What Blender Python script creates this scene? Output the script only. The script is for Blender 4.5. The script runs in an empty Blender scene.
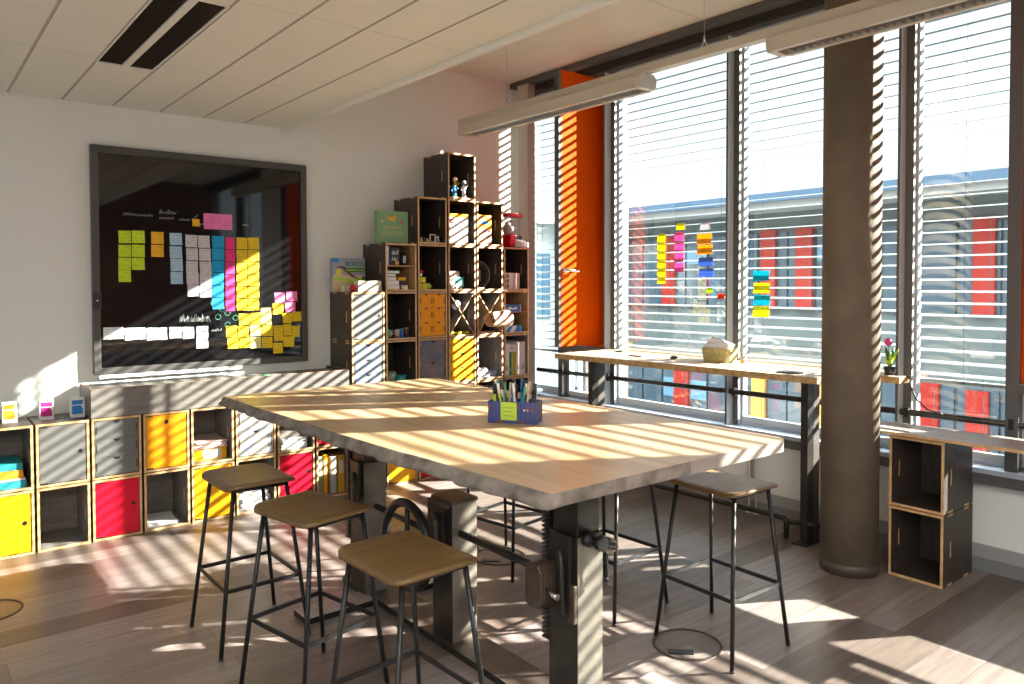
import bpy, bmesh, math, random
from mathutils import Vector, Matrix
random.seed(7)
PI = math.pi
S = bpy.context.scene
COL = S.collection

# ------------------------------------------------------------------ camera, light, exposure
cam_d = bpy.data.cameras.new('camera')
cam = bpy.data.objects.new('camera', cam_d)
COL.objects.link(cam)
S.camera = cam
yaw, pitch, roll = 0.6772, -0.026, -0.0023
cy, sy, cp, sp = math.cos(yaw), math.sin(yaw), math.cos(pitch), math.sin(pitch)
fw = Vector((sy * cp, cy * cp, sp)); rt = Vector((cy, -sy, 0)); up = rt.cross(fw)
rt2 = rt * math.cos(roll) + up * math.sin(roll); up2 = up * math.cos(roll) - rt * math.sin(roll)
cam.matrix_world = Matrix(((rt2.x, up2.x, -fw.x, -0.3406), (rt2.y, up2.y, -fw.y, -5.4410),
                           (rt2.z, up2.z, -fw.z, 1.6375), (0, 0, 0, 1)))
cam_d.sensor_width = 36
cam_d.lens = 764.71 / 1024 * 36
cam_d.shift_y = -37.63 / 1024
cam_d.clip_end = 300

SUNV = Vector((1, -0.572, 0.567)).normalized()       # towards the sun
sd = bpy.data.lights.new('sun', 'SUN'); sun = bpy.data.objects.new('sun', sd); COL.objects.link(sun)
sun.rotation_euler = SUNV.to_track_quat('Z', 'Y').to_euler()
sd.energy = 14.0; sd.angle = math.radians(0.55); sd.color = (1.0, 0.955, 0.85)

W = bpy.data.worlds.new('sky'); S.world = W; W.use_nodes = True
nt = W.node_tree; nt.nodes.clear()
wo = nt.nodes.new('ShaderNodeOutputWorld'); bg = nt.nodes.new('ShaderNodeBackground')
tc = nt.nodes.new('ShaderNodeTexCoord'); sx = nt.nodes.new('ShaderNodeSeparateXYZ')
cr = nt.nodes.new('ShaderNodeValToRGB')
nt.links.new(tc.outputs['Generated'], sx.inputs[0]); nt.links.new(sx.outputs['Z'], cr.inputs[0])
e = cr.color_ramp.elements
e[0].position = 0.0; e[0].color = (0.090, 0.100, 0.109, 1)
e[1].position = 0.75; e[1].color = (0.80, 0.92, 1.0, 1)
m_ = cr.color_ramp.elements.new(0.36); m_.color = (0.085, 0.103, 0.122, 1)
nt.links.new(cr.outputs[0], bg.inputs['Color']); bg.inputs['Strength'].default_value = 4.9
nt.links.new(bg.outputs[0], wo.inputs[0])
for (px_, py, pz_, sz, ln, ry) in ((4.95, -4.4, 2.0, 3.0, 9.6, PI / 2), (-3.8, -5.5, 1.55, 2.5, 6.9, -PI / 2)):
    pd = bpy.data.lights.new('window_portal', 'AREA'); po = bpy.data.objects.new('window_portal', pd)
    pd.shape = 'RECTANGLE'; pd.size = sz; pd.size_y = ln; COL.objects.link(po)
    po.location = (px_, py, pz_); po.rotation_euler = (0, ry, 0)
    pd.cycles.is_portal = True
S.view_settings.view_transform = 'Standard'; S.view_settings.look = 'None'
S.view_settings.gamma = 1; S.view_settings.use_curve_mapping = False
S.view_settings.exposure = 1.78
try:
    S.cycles.max_bounces = 12; S.cycles.diffuse_bounces = 7; S.cycles.transparent_max_bounces = 24
    S.cycles.use_denoising = True; S.cycles.caustics_reflective = False; S.cycles.caustics_refractive = False
    S.cycles.sample_clamp_indirect = 10
except Exception:
    pass

# ------------------------------------------------------------------ materials
def newmat(name):
    m = bpy.data.materials.new(name); m.use_nodes = True
    n = m.node_tree.nodes; return m, m.node_tree, n['Principled BSDF']

def setc(b, c): b.inputs['Base Color'].default_value = (c[0], c[1], c[2], 1)

def mat(name, c, rough=0.6, metal=0.0, var=0.0, scale=8, stretch=(1, 1, 1), bump=0.0, c2=None, spec=0.5, detail=4):
    m, t, b = newmat(name)
    setc(b, c); b.inputs['Roughness'].default_value = rough; b.inputs['Metallic'].default_value = metal
    b.inputs['Specular IOR Level'].default_value = spec
    if var > 0 or c2 or bump > 0:
        tc = t.nodes.new('ShaderNodeTexCoord'); mp = t.nodes.new('ShaderNodeMapping'); nz = t.nodes.new('ShaderNodeTexNoise')
        mp.inputs['Scale'].default_value = stretch
        nz.inputs['Scale'].default_value = scale; nz.inputs['Detail'].default_value = detail
        t.links.new(tc.outputs['Object'], mp.inputs[0]); t.links.new(mp.outputs[0], nz.inputs['Vector'])
        if var > 0 or c2:
            r = t.nodes.new('ShaderNodeValToRGB'); r.color_ramp.elements[0].position = 0.3; r.color_ramp.elements[1].position = 0.7
            a = tuple(x * (1 - var) for x in c); d = c2 if c2 else tuple(min(1, x * (1 + var)) for x in c)
            r.color_ramp.elements[0].color = (*a, 1); r.color_ramp.elements[1].color = (*d, 1)
            t.links.new(nz.outputs['Fac'], r.inputs[0]); t.links.new(r.outputs[0], b.inputs['Base Color'])
        if bump > 0:
            bp = t.nodes.new('ShaderNodeBump'); bp.inputs['Strength'].default_value = bump; bp.inputs['Distance'].default_value = 0.01
            t.links.new(nz.outputs['Fac'], bp.inputs['Height']); t.links.new(bp.outputs[0], b.inputs['Normal'])
    return m

def wood(name, c1, c2, rough=0.45, scale=6, stretch=(1, 12, 12), bump=0.05, wscale=None):
    m, t, b = newmat(name)
    tc = t.nodes.new('ShaderNodeTexCoord'); mp = t.nodes.new('ShaderNodeMapping'); nz = t.nodes.new('ShaderNodeTexNoise')
    mp.inputs['Scale'].default_value = stretch; nz.inputs['Scale'].default_value = scale; nz.inputs['Detail'].default_value = 6
    nz.inputs['Distortion'].default_value = 0.6
    t.links.new(tc.outputs['Object'], mp.inputs[0]); t.links.new(mp.outputs[0], nz.inputs['Vector'])
    r = t.nodes.new('ShaderNodeValToRGB'); r.color_ramp.elements[0].position = 0.32; r.color_ramp.elements[1].position = 0.68
    r.color_ramp.elements[0].color = (*c1, 1); r.color_ramp.elements[1].color = (*c2, 1)
    t.links.new(nz.outputs['Fac'], r.inputs[0]); t.links.new(r.outputs[0], b.inputs['Base Color'])
    b.inputs['Roughness'].default_value = rough
    bp = t.nodes.new('ShaderNodeBump'); bp.inputs['Strength'].default_value = bump; bp.inputs['Distance'].default_value = 0.004
    t.links.new(nz.outputs['Fac'], bp.inputs['Height']); t.links.new(bp.outputs[0], b.inputs['Normal'])
    return m

def floor_mat():
    m, t, b = newmat('vinyl_plank_floor')
    tc = t.nodes.new('ShaderNodeTexCoord')
    mp = t.nodes.new('ShaderNodeMapping'); t.links.new(tc.outputs['Object'], mp.inputs[0])
    mp.inputs['Rotation'].default_value = (0, 0, math.radians(0))
    br = t.nodes.new('ShaderNodeTexBrick'); t.links.new(mp.outputs[0], br.inputs['Vector'])
    br.inputs['Scale'].default_value = 1; br.inputs['Brick Width'].default_value = 1.25; br.inputs['Row Height'].default_value = 0.19
    br.inputs['Mortar Size'].default_value = 0.0012; br.offset = 0.37
    br.inputs['Color1'].default_value = (0.125, 0.095, 0.078, 1); br.inputs['Color2'].default_value = (0.28, 0.235, 0.218, 1)
    br.inputs['Mortar'].default_value = (0.08, 0.06, 0.05, 1)
    mp2 = t.nodes.new('ShaderNodeMapping'); mp2.inputs['Scale'].default_value = (0.9, 13, 1); t.links.new(tc.outputs['Object'], mp2.inputs[0])
    nz = t.nodes.new('ShaderNodeTexNoise'); nz.inputs['Scale'].default_value = 2.6; nz.inputs['Detail'].default_value = 8; nz.inputs['Distortion'].default_value = 0.4
    t.links.new(mp2.outputs[0], nz.inputs['Vector'])
    r = t.nodes.new('ShaderNodeValToRGB'); r.color_ramp.elements[0].position = 0.3; r.color_ramp.elements[1].position = 0.72
    r.color_ramp.elements[0].color = (0.74, 0.72, 0.71, 1); r.color_ramp.elements[1].color = (1.15, 1.15, 1.17, 1)
    t.links.new(nz.outputs['Fac'], r.inputs[0])
    mx = t.nodes.new('ShaderNodeMixRGB'); mx.blend_type = 'MULTIPLY'; mx.inputs[0].default_value = 1
    t.links.new(br.outputs['Color'], mx.inputs[1]); t.links.new(r.outputs[0], mx.inputs[2]); t.links.new(mx.outputs[0], b.inputs['Base Color'])
    b.inputs['Roughness'].default_value = 0.38; b.inputs['Specular IOR Level'].default_value = 0.45
    bp = t.nodes.new('ShaderNodeBump'); bp.inputs['Strength'].default_value = 0.15; bp.inputs['Distance'].default_value = 0.003
    t.links.new(nz.outputs['Fac'], bp.inputs['Height']); t.links.new(bp.outputs[0], b.inputs['Normal'])
    return m

def brick_mat():
    m, t, b = newmat('brown_brick_wall')
    tc = t.nodes.new('ShaderNodeTexCoord'); mp = t.nodes.new('ShaderNodeMapping'); t.links.new(tc.outputs['Object'], mp.inputs[0])
    mp.inputs['Rotation'].default_value = (PI / 2, 0, 0)
    br = t.nodes.new('ShaderNodeTexBrick'); t.links.new(mp.outputs[0], br.inputs['Vector'])
    br.inputs['Scale'].default_value = 1; br.inputs['Brick Width'].default_value = 0.25; br.inputs['Row Height'].default_value = 0.085
    br.inputs['Mortar Size'].default_value = 0.008
    br.inputs['Color1'].default_value = (0.16, 0.06, 0.035, 1); br.inputs['Color2'].default_value = (0.25, 0.10, 0.06, 1)
    br.inputs['Mortar'].default_value = (0.10, 0.08, 0.07, 1)
    t.links.new(br.outputs['Color'], b.inputs['Base Color']); b.inputs['Roughness'].default_value = 0.8
    return m

def glass_mat(name, tint=(0.96, 0.98, 0.97), refl=0.05, curve=3.2):
    m = bpy.data.materials.new(name); m.use_nodes = True; t = m.node_tree; t.nodes.clear()
    o = t.nodes.new('ShaderNodeOutputMaterial'); mx = t.nodes.new('ShaderNodeMixShader')
    tr = t.nodes.new('ShaderNodeBsdfTransparent'); gl = t.nodes.new('ShaderNodeBsdfGlossy')
    tr.inputs[0].default_value = (*tint, 1); gl.inputs['Roughness'].default_value = 0.0
    lw = t.nodes.new('ShaderNodeLayerWeight'); lw.inputs['Blend'].default_value = 0.5
    pw = t.nodes.new('ShaderNodeMath'); pw.operation = 'POWER'; pw.inputs[1].default_value = curve
    ma = t.nodes.new('ShaderNodeMath'); ma.operation = 'MULTIPLY_ADD'; ma.inputs[1].default_value = 0.75; ma.inputs[2].default_value = refl
    t.links.new(lw.outputs['Facing'], pw.inputs[0]); t.links.new(pw.outputs[0], ma.inputs[0]); t.links.new(ma.outputs[0], mx.inputs[0])
    t.links.new(tr.outputs[0], mx.inputs[1]); t.links.new(gl.outputs[0], mx.inputs[2])
    t.links.new(mx.outputs[0], o.inputs[0])
    return m

def note_mat(name, c, trans=False):
    m, t, b = newmat(name)
    tc = t.nodes.new('ShaderNodeTexCoord'); mp = t.nodes.new('ShaderNodeMapping'); nz = t.nodes.new('ShaderNodeTexNoise')
    mp.inputs['Scale'].default_value = (90, 1, 260)
    oi = t.nodes.new('ShaderNodeObjectInfo'); t.links.new(oi.outputs['Location'], mp.inputs['Location'])
    nz.inputs['Scale'].default_value = 1; nz.inputs['Detail'].default_value = 2
    wv = t.nodes.new('ShaderNodeTexWave'); wv.wave_type = 'BANDS'; wv.bands_direction = 'Z'; wv.inputs['Scale'].default_value = 18
    t.links.new(tc.outputs['Object'], mp.inputs[0]); t.links.new(mp.outputs[0], nz.inputs['Vector']); t.links.new(tc.outputs['Object'], wv.inputs['Vector'])
    a = t.nodes.new('ShaderNodeMath'); a.operation = 'GREATER_THAN'; a.inputs[1].default_value = 0.54; t.links.new(nz.outputs['Fac'], a.inputs[0])
    w = t.nodes.new('ShaderNodeMath'); w.operation = 'GREATER_THAN'; w.inputs[1].default_value = 0.72; t.links.new(wv.outputs['Fac'], w.inputs[0])
    mu = t.nodes.new('ShaderNodeMath'); mu.operation = 'MULTIPLY'; t.links.new(a.outputs[0], mu.inputs[0]); t.links.new(w.outputs[0], mu.inputs[1])
    m2 = t.nodes.new('ShaderNodeMath'); m2.operation = 'MULTIPLY'; m2.inputs[1].default_value = 0.6; t.links.new(mu.outputs[0], m2.inputs[0])
    mx = t.nodes.new('ShaderNodeMixRGB'); mx.inputs[1].default_value = (*c, 1); mx.inputs[2].default_value = (0.03, 0.03, 0.05, 1)
    t.links.new(m2.outputs[0], mx.inputs[0]); t.links.new(mx.outputs[0], b.inputs['Base Color'])
    b.inputs['Roughness'].default_value = 0.7
    if trans:
        tl = t.nodes.new('ShaderNodeBsdfTranslucent'); ms = t.nodes.new('ShaderNodeMixShader'); ms.inputs[0].default_value = 0.5
        t.links.new(mx.outputs[0], tl.inputs[0]); o = t.nodes['Material Output']
        t.links.new(b.outputs[0], ms.inputs[1]); t.links.new(tl.outputs[0], ms.inputs[2]); t.links.new(ms.outputs[0], o.inputs['Surface'])
    return m

M = {}
M['floor'] = floor_mat()
M['brick'] = brick_mat()
M['wall'] = mat('white_paint', (0.84, 0.85, 0.82), 0.75)
M['taupe'] = mat('taupe_pier_paint', (0.50, 0.45, 0.38), 0.7)
M['tile'] = mat('ceiling_tile_white', (0.80, 0.79, 0.72), 0.8)
M['seam'] = mat('ceiling_seam_beige', (0.52, 0.48, 0.43), 0.8)
M['concrete'] = mat('pale_concrete', (0.70, 0.64, 0.53), 0.85, var=0.06, scale=2.2, bump=0.08)
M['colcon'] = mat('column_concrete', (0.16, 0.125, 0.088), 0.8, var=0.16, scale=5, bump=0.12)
M['colskirt'] = mat('brown_column_skirting', (0.085, 0.065, 0.055), 0.5)
M['skirt'] = mat('grey_skirting', (0.22, 0.22, 0.22), 0.5)
M['skirt2'] = mat('light_grey_skirting', (0.36, 0.36, 0.36), 0.5)
M['frame'] = mat('grey_window_frame', (0.105, 0.10, 0.10), 0.45)
M['framel'] = mat('light_window_frame', (0.55, 0.58, 0.60), 0.45)
M['dark'] = mat('dark_header_panel', (0.03, 0.028, 0.026), 0.6)
M['sill'] = mat('pale_blue_sill', (0.50, 0.57, 0.66), 0.45)
M['orange'] = mat('orange_vent_panel', (0.78, 0.090, 0.001), 0.6, spec=0.04)
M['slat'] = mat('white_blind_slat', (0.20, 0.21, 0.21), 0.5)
M['glass'] = glass_mat('window_glass', refl=0.10)
em, et, eb = newmat('fill_panel_glow'); setc(eb, (0.8, 0.8, 0.8)); eb.inputs['Emission Color'].default_value = (1.0, 0.97, 0.88, 1); eb.inputs['Emission Strength'].default_value = 15  # glow of the added fill panels
M['emit'] = em
M['lamp'] = mat('cream_lamp_metal', (0.66, 0.60, 0.50), 0.45)
M['louver'] = mat('aluminium_louvre', (0.55, 0.55, 0.55), 0.3, 0.7)
M['louverd'] = mat('bronze_louvre', (0.07, 0.05, 0.04), 0.35, 0.5)
M['film'] = mat('dark_film_plywood', (0.055, 0.039, 0.032), 0.5, var=0.35, scale=7, stretch=(6, 6, 1))
M['gfilm'] = mat('grey_brown_film_plywood', (0.185, 0.165, 0.15), 0.5, var=0.22, scale=5, stretch=(1, 5, 7))
M['edge'] = wood('plywood_edge', (0.52, 0.30, 0.13), (0.72, 0.47, 0.24), 0.6, 20, (1, 1, 1))
M['ply'] = wood('bare_plywood', (0.45, 0.26, 0.11), (0.55, 0.34, 0.16), 0.6, 5, (1, 6, 8))
M['black'] = mat('black_void', (0.008, 0.007, 0.007), 0.6)
M['yellow'] = mat('yellow_laminate', (0.90, 0.42, 0.006), 0.45, spec=0.3)
M['dyellow'] = mat('amber_laminate', (0.86, 0.33, 0.008), 0.45, spec=0.3)
M['red'] = mat('red_laminate', (0.62, 0.004, 0.028), 0.45, spec=0.3)
M['grey'] = mat('grey_laminate', (0.15, 0.145, 0.14), 0.45)
M['lgrey'] = mat('light_grey_laminate', (0.20, 0.20, 0.205), 0.45)
M['bluegrey'] = mat('slate_blue_print', (0.10, 0.14, 0.22), 0.45, c2=(0.26, 0.18, 0.17), var=0.2, scale=4, stretch=(1, 1, 5))
M['shell'] = mat('patterned_drawer_print', (0.27, 0.33, 0.46), 0.5, c2=(0.62, 0.52, 0.40), var=0.1, scale=22, detail=6)
M['palebl'] = mat('pale_blue_laminate', (0.25, 0.29, 0.37), 0.45)
M['oak'] = wood('oak_tabletop', (0.40, 0.26, 0.135), (0.52, 0.365, 0.215), 0.36, 2.2, (9, 0.7, 9), 0.03)
M['bark'] = mat('grey_live_edge', (0.20, 0.17, 0.145), 0.9, var=0.5, scale=14, stretch=(1, 1, 1), bump=0.7, detail=8)
M['seat'] = wood('oak_veneer_seat', (0.135, 0.080, 0.031), (0.185, 0.113, 0.046), 0.42, 3, (1, 14, 14), 0.02)
M['steel'] = mat('black_powder_steel', (0.018, 0.018, 0.020), 0.4, 0.3)
M['iron'] = mat('dark_worn_iron', (0.045, 0.040, 0.036), 0.38, 0.6, var=0.4, scale=9, bump=0.08)
M['iron_sunlit'] = mat('sunlit_worn_iron', (0.20, 0.18, 0.15), 0.42, 0.45, var=0.35, scale=7, bump=0.05)  # paler copy of the worn iron, for faces the sun hits
M['ironb'] = mat('brown_iron', (0.10, 0.075, 0.06), 0.45, 0.5, var=0.35, scale=12)
M['chrome'] = mat('bright_steel', (0.6, 0.6, 0.6), 0.2, 1.0)
M['bar'] = wood('bar_plank', (0.62, 0.52, 0.40), (0.74, 0.65, 0.52), 0.5, 2, (10, 0.8, 6), 0.03)
M['baredge'] = wood('osb_edge', (0.36, 0.21, 0.08), (0.62, 0.42, 0.20), 0.8, 30, (1, 1, 1), 0.2)
M['barleg'] = mat('taupe_steel_leg', (0.10, 0.085, 0.075), 0.45, 0.2)
M['ledge'] = mat('grey_ledge_board', (0.34, 0.29, 0.265), 0.45, var=0.15, scale=6, stretch=(8, 1, 1))
M['boardglass'] = mat('black_board_glass', (0.006, 0.006, 0.007), 0.03, 0.0, spec=0.75)
M['boardframe'] = mat('dark_grey_board_frame', (0.075, 0.07, 0.068), 0.45)
M['chalk'] = mat('white_marker', (0.75, 0.8, 0.8), 0.8)
M['chalkg'] = mat('green_marker', (0.10, 0.35, 0.2), 0.8)
M['paper'] = mat('white_paper', (0.80, 0.79, 0.80), 0.8)
M['pinkpaper'] = mat('pale_pink_paper', (0.62, 0.44, 0.42), 0.8)
M['teal'] = mat('teal_card', (0.02, 0.33, 0.38), 0.6)
M['tealc'] = mat('mint_card', (0.10, 0.50, 0.42), 0.6)
M['orangep'] = mat('orange_card', (0.90, 0.33, 0.02), 0.6)
M['white'] = mat('white_plastic', (0.78, 0.77, 0.76), 0.4)
M['magenta'] = mat('magenta_print', (0.50, 0.02, 0.22), 0.5)
M['blue'] = mat('blue_print', (0.02, 0.22, 0.62), 0.5)
M['mustard'] = mat('mustard_print', (0.62, 0.33, 0.02), 0.5)
M['purple'] = mat('purple_print', (0.30, 0.08, 0.42), 0.5, c2=(0.85, 0.55, 0.15), var=0.2, scale=28)
M['green'] = mat('green_print', (0.22, 0.40, 0.20), 0.6)
M['dgreen'] = mat('dark_green_print', (0.03, 0.18, 0.05), 0.6)
M['lime'] = mat('lime_print', (0.45, 0.62, 0.05), 0.6)
M['sky'] = mat('landscape_print', (0.30, 0.33, 0.42), 0.6)
M['sand'] = mat('sand_print', (0.66, 0.50, 0.30), 0.6)
M['bananay'] = mat('banana_print', (0.85, 0.42, 0.01), 0.6)
M['tantext'] = mat('tan_lettering', (0.52, 0.45, 0.24), 0.6)
M['pinkp'] = mat('pink_print', (0.65, 0.06, 0.22), 0.6)
M['brightred'] = mat('bright_red_plastic', (0.75, 0.01, 0.02), 0.3)
M['clear'] = glass_mat('clear_plastic', (0.93, 0.94, 0.95), curve=2.8)
M['blackp'] = mat('black_plastic', (0.02, 0.02, 0.022), 0.4)
M['crate'] = mat('blue_crate_print', (0.035, 0.055, 0.20), 0.45, var=0.25, scale=60, stretch=(3, 1, 0.1))
M['rust'] = mat('rust_corner', (0.16, 0.06, 0.03), 0.6)
M['wicker'] = mat('straw_weave', (0.42, 0.34, 0.14), 0.7, var=0.35, scale=40, stretch=(1, 1, 4), bump=0.4)
M['shade'] = mat('veneer_lampshade', (0.72, 0.50, 0.32), 0.6)
M['ochre'] = mat('mottled_yellow_toy', (0.75, 0.62, 0.03), 0.5, var=0.2, scale=30)
M['cream'] = mat('cream_card', (0.66, 0.60, 0.50), 0.7)
M['glassy'] = mat('green_tinted_glass', (0.30, 0.36, 0.28), 0.1, spec=0.8)
M['silver'] = mat('silver_grey_print', (0.42, 0.42, 0.42), 0.5)
M['ext_wall'] = mat('exterior_grey_facade', (0.10, 0.115, 0.11), 0.8, var=0.1, scale=1)
M['ext_pale'] = mat('exterior_pale_facade', (0.70, 0.75, 0.72), 0.8)
M['ext_roof'] = mat('exterior_blue_grey_roof', (0.06, 0.11, 0.17), 0.5)
M['ext_fascia'] = mat('exterior_light_fascia', (0.38, 0.36, 0.33), 0.7)
M['ext_red'] = mat('exterior_red_panel', (0.33, 0.03, 0.022), 0.7, spec=0.1)
M['ext_org'] = mat('exterior_orange_panel', (0.80, 0.32, 0.05), 0.5)
M['ext_glass'] = mat('exterior_dark_glass', (0.05, 0.075, 0.095), 0.12, spec=0.8)
M['ext_blue'] = mat('exterior_blue_glass', (0.12, 0.24, 0.33), 0.2, spec=0.8)
M['asphalt'] = mat('courtyard_paving', (0.16, 0.17, 0.18), 0.9, var=0.2, scale=3)
NC = {'lime': (0.62, 0.80, 0.02), 'orange': (0.93, 0.50, 0.02), 'pale blue': (0.42, 0.62, 0.80), 'white': (0.66, 0.62, 0.66),
      'blue': (0.0, 0.38, 0.72), 'pink': (0.95, 0.03, 0.24), 'yellow': (0.90, 0.62, 0.01), 'light pink': (0.92, 0.22, 0.52),
      'soft yellow': (0.93, 0.80, 0.28), 'cyan': (0.0, 0.55, 0.68), 'periwinkle': (0.15, 0.30, 0.72), 'white card': (0.72, 0.80, 0.82),
      'lemon': (0.92, 0.86, 0.02), 'red orange': (0.90, 0.14, 0.02)}
for k, v in NC.items():
    M['n_' + k] = note_mat(k.replace(' ', '_') + '_note_paper', v)
    M['w_' + k] = note_mat('thin_' + k.replace(' ', '_') + '_note_paper', v, True)

# ------------------------------------------------------------------ mesh helpers
class MB:
    def __init__(s): s.bm = bmesh.new(); s.mats = []
    def mi(s, m):
        if m not in s.mats: s.mats.append(m)
        return s.mats.index(m)
    def face(s, vs, m, smooth=False):
        try: f = s.bm.faces.new(vs)
        except ValueError: return None
        f.material_index = s.mi(m); f.smooth = smooth; return f
    def box(s, x0, x1, y0, y1, z0, z1, m, fm=None, T=None):
        P = [(x, y, z) for x in (x0, x1) for y in (y0, y1) for z in (z0, z1)]
        if T: P = [T @ Vector(p) for p in P]
        v = [s.bm.verts.new(p) for p in P]
        F = {'-x': (0, 1, 3, 2), '+x': (4, 6, 7, 5), '-y': (0, 4, 5, 1), '+y': (2, 3, 7, 6), '-z': (0, 2, 6, 4), '+z': (1, 5, 7, 3)}
        for k, q in F.items():
            s.face([v[i] for i in q], (fm or {}).get(k, m))
        return s
    def tube(s, pts, r, m, seg=10, cap=True, radii=None):
        pts = [Vector(p) for p in pts]; rings = []; n = len(pts); prev = None
        for i, p in enumerate(pts):
            d = (pts[min(i + 1, n - 1)] - pts[max(i - 1, 0)]).normalized()
            a = prev if prev else (Vector((0, 0, 1)) if abs(d.z) < 0.9 else Vector((1, 0, 0)))
            u = (a - d * a.dot(d)).normalized(); w = d.cross(u); prev = u
            rr = radii[i] if radii else r
            rings.append([s.bm.verts.new(p + (u * math.cos(2 * PI * k / seg) + w * math.sin(2 * PI * k / seg)) * rr) for k in range(seg)])
        for a, b in zip(rings, rings[1:]):
            for k in range(seg): s.face([a[k], a[(k + 1) % seg], b[(k + 1) % seg], b[k]], m, True)
        if cap: s.face(rings[0][::-1], m); s.face(rings[-1], m)
        return s
    def torus(s, c, R, r, m, ax='z', seg=36, sg=10):
        c = Vector(c); g = []
        for i in range(seg):
            a = 2 * PI * i / seg; row = []
            for j in range(sg):
                b = 2 * PI * j / sg; q = R + r * math.cos(b); h = r * math.sin(b)
                x, y = q * math.cos(a), q * math.sin(a)
                P = {'z': (x, y, h), 'x': (h, x, y), 'y': (x, h, y)}[ax]
                row.append(s.bm.verts.new(c + Vector(P)))
            g.append(row)
        for i in range(seg):
            for j in range(sg):
                s.face([g[i][j], g[(i + 1) % seg][j], g[(i + 1) % seg][(j + 1) % sg], g[i][(j + 1) % sg]], m, True)
        return s
    def lathe(s, c, prof, m, seg=24, ax='z', cap=True):
        c = Vector(c); rings = []
        for (r, h) in prof:
            row = []
            for k in range(seg):
                a = 2 * PI * k / seg; x, y = r * math.cos(a), r * math.sin(a)
                P = {'z': (x, y, h), 'x': (h, x, y), 'y': (x, -h, y)}[ax]
                row.append(s.bm.verts.new(c + Vector(P)))
            rings.append(row)
        for a, b in zip(rings, rings[1:]):
            for k in range(seg): s.face([a[k], a[(k + 1) % seg], b[(k + 1) % seg], b[k]], m, True)
        if cap: s.face(rings[0][::-1], m); s.face(rings[-1], m)
        return s
    def prism(s, poly, a0, a1, m, plane='xy', side=None, smooth=False):
        def P(u, v, h): return {'xy': (u, v, h), 'xz': (u, h, v), 'yz': (h, u, v)}[plane]
        A = [s.bm.verts.new(P(u, v, a0)) for u, v in poly]; B = [s.bm.verts.new(P(u, v, a1)) for u, v in poly]
        n = len(poly)
        s.face(A[::-1], m); s.face(B, m)
        for i in range(n): s.face([A[i], A[(i + 1) % n], B[(i + 1) % n], B[i]], side or m, smooth)
        return s
    def sphere(s, c, r, m, sc=(1, 1, 1), seg=16, rg=10):
        c = Vector(c)
        prof = [(math.sin(PI * i / rg), -math.cos(PI * i / rg)) for i in range(rg + 1)]
        rings = []
        for (q, h) in prof:
            rings.append([s.bm.verts.new(c + Vector((r * sc[0] * max(q, 1e-3) * math.cos(2 * PI * k / seg), r * sc[1] * max(q, 1e-3) * math.sin(2 * PI * k / seg), r * sc[2] * h))) for k in range(seg)])
        for a, b in zip(rings, rings[1:]):
            for k in range(seg): s.face([a[k], a[(k + 1) % seg], b[(k + 1) % seg], b[k]], m, True)
        return s
    def mesh(s, name):
        bmesh.ops.recalc_face_normals(s.bm, faces=s.bm.faces[:])
        me = bpy.data.meshes.new(name); s.bm.to_mesh(me); s.bm.free()
        for k in s.mats: me.materials.append(M[k])
        return me
    def build(s, name, parent=None, loc=None, rz=0, bevel=0.0, **tags):
        return put(name, s.mesh(name), parent, loc, rz, bevel, **tags)

def put(name, me, parent=None, loc=None, rz=0, bevel=0.0, label=None, cat=None, group=None, kind=None):
    o = bpy.data.objects.new(name, me); COL.objects.link(o)
    if parent: o.parent = parent
    if loc: o.location = loc
    o.rotation_euler = (0, 0, rz)
    if bevel > 0:
        b = o.modifiers.new('bevel', 'BEVEL'); b.width = bevel; b.segments = 2; b.limit_method = 'ANGLE'
    if label: o['label'] = label
    if cat: o['category'] = cat
    if group: o['group'] = group
    if kind: o['kind'] = kind
    return o

def thing(name, label, cat, loc=(0, 0, 0), rz=0, group=None, kind=None):
    return put(name, None, None, loc, rz, 0, label, cat, group, kind)

def rrect(w, d, r, n=5):
    P = []
    for cx, cy, a0 in ((w - r, d - r, 0), (-w + r, d - r, PI / 2), (-w + r, -d + r, PI), (w - r, -d + r, 3 * PI / 2)):
        for i in range(n + 1):
            a = a0 + PI / 2 * i / n; P.append((cx + r * math.cos(a), cy + r * math.sin(a)))
    return P

def text_mesh(name, body, size, m, parent, loc, rot, depth=0.0006, sx=1.0):
    c = bpy.data.curves.new(name, 'FONT'); c.body = body; c.size = size; c.extrude = depth; c.align_x = 'CENTER'
    c.offset = size * 0.012
    o = bpy.data.objects.new(name, c); COL.objects.link(o)
    me = bpy.data.meshes.new_from_object(o.evaluated_get(bpy.context.evaluated_depsgraph_get()))
    bpy.data.objects.remove(o)
    me.materials.clear(); me.materials.append(M[m])
    t = bpy.data.objects.new(name, me); COL.objects.link(t); t.parent = parent; t.location = loc; t.rotation_euler = rot; t.scale = (sx, 1, 1)
    return t

# ------------------------------------------------------------------ room shell
XL, YF = -3.6, -9.2
def structure(name, mb, **k): return mb.build(name, kind='structure', **k)
structure('floor', MB().box(XL, 4.62, YF, 0.42, -0.08, 0, 'floor'))
structure('wall_back', MB().box(XL, 4.62, 0.4, 0.56, 0, 3.62, 'wall'))
structure('wall_left', MB().box(XL - 0.12, XL, -2.0, 0.56, -0.08, 3.62, 'wall').box(XL - 0.12, XL, YF, -9.0, -0.08, 3.62, 'wall')
          .box(XL - 0.12, XL, -9.0, -2.0, -0.08, 0.30, 'wall').box(XL - 0.12, XL, -9.0, -2.0, 2.80, 3.62, 'wall'))
structure('wall_front', MB().box(XL - 0.12, 4.62, YF - 0.12, YF, -0.08, 3.62, 'brick'))
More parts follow.
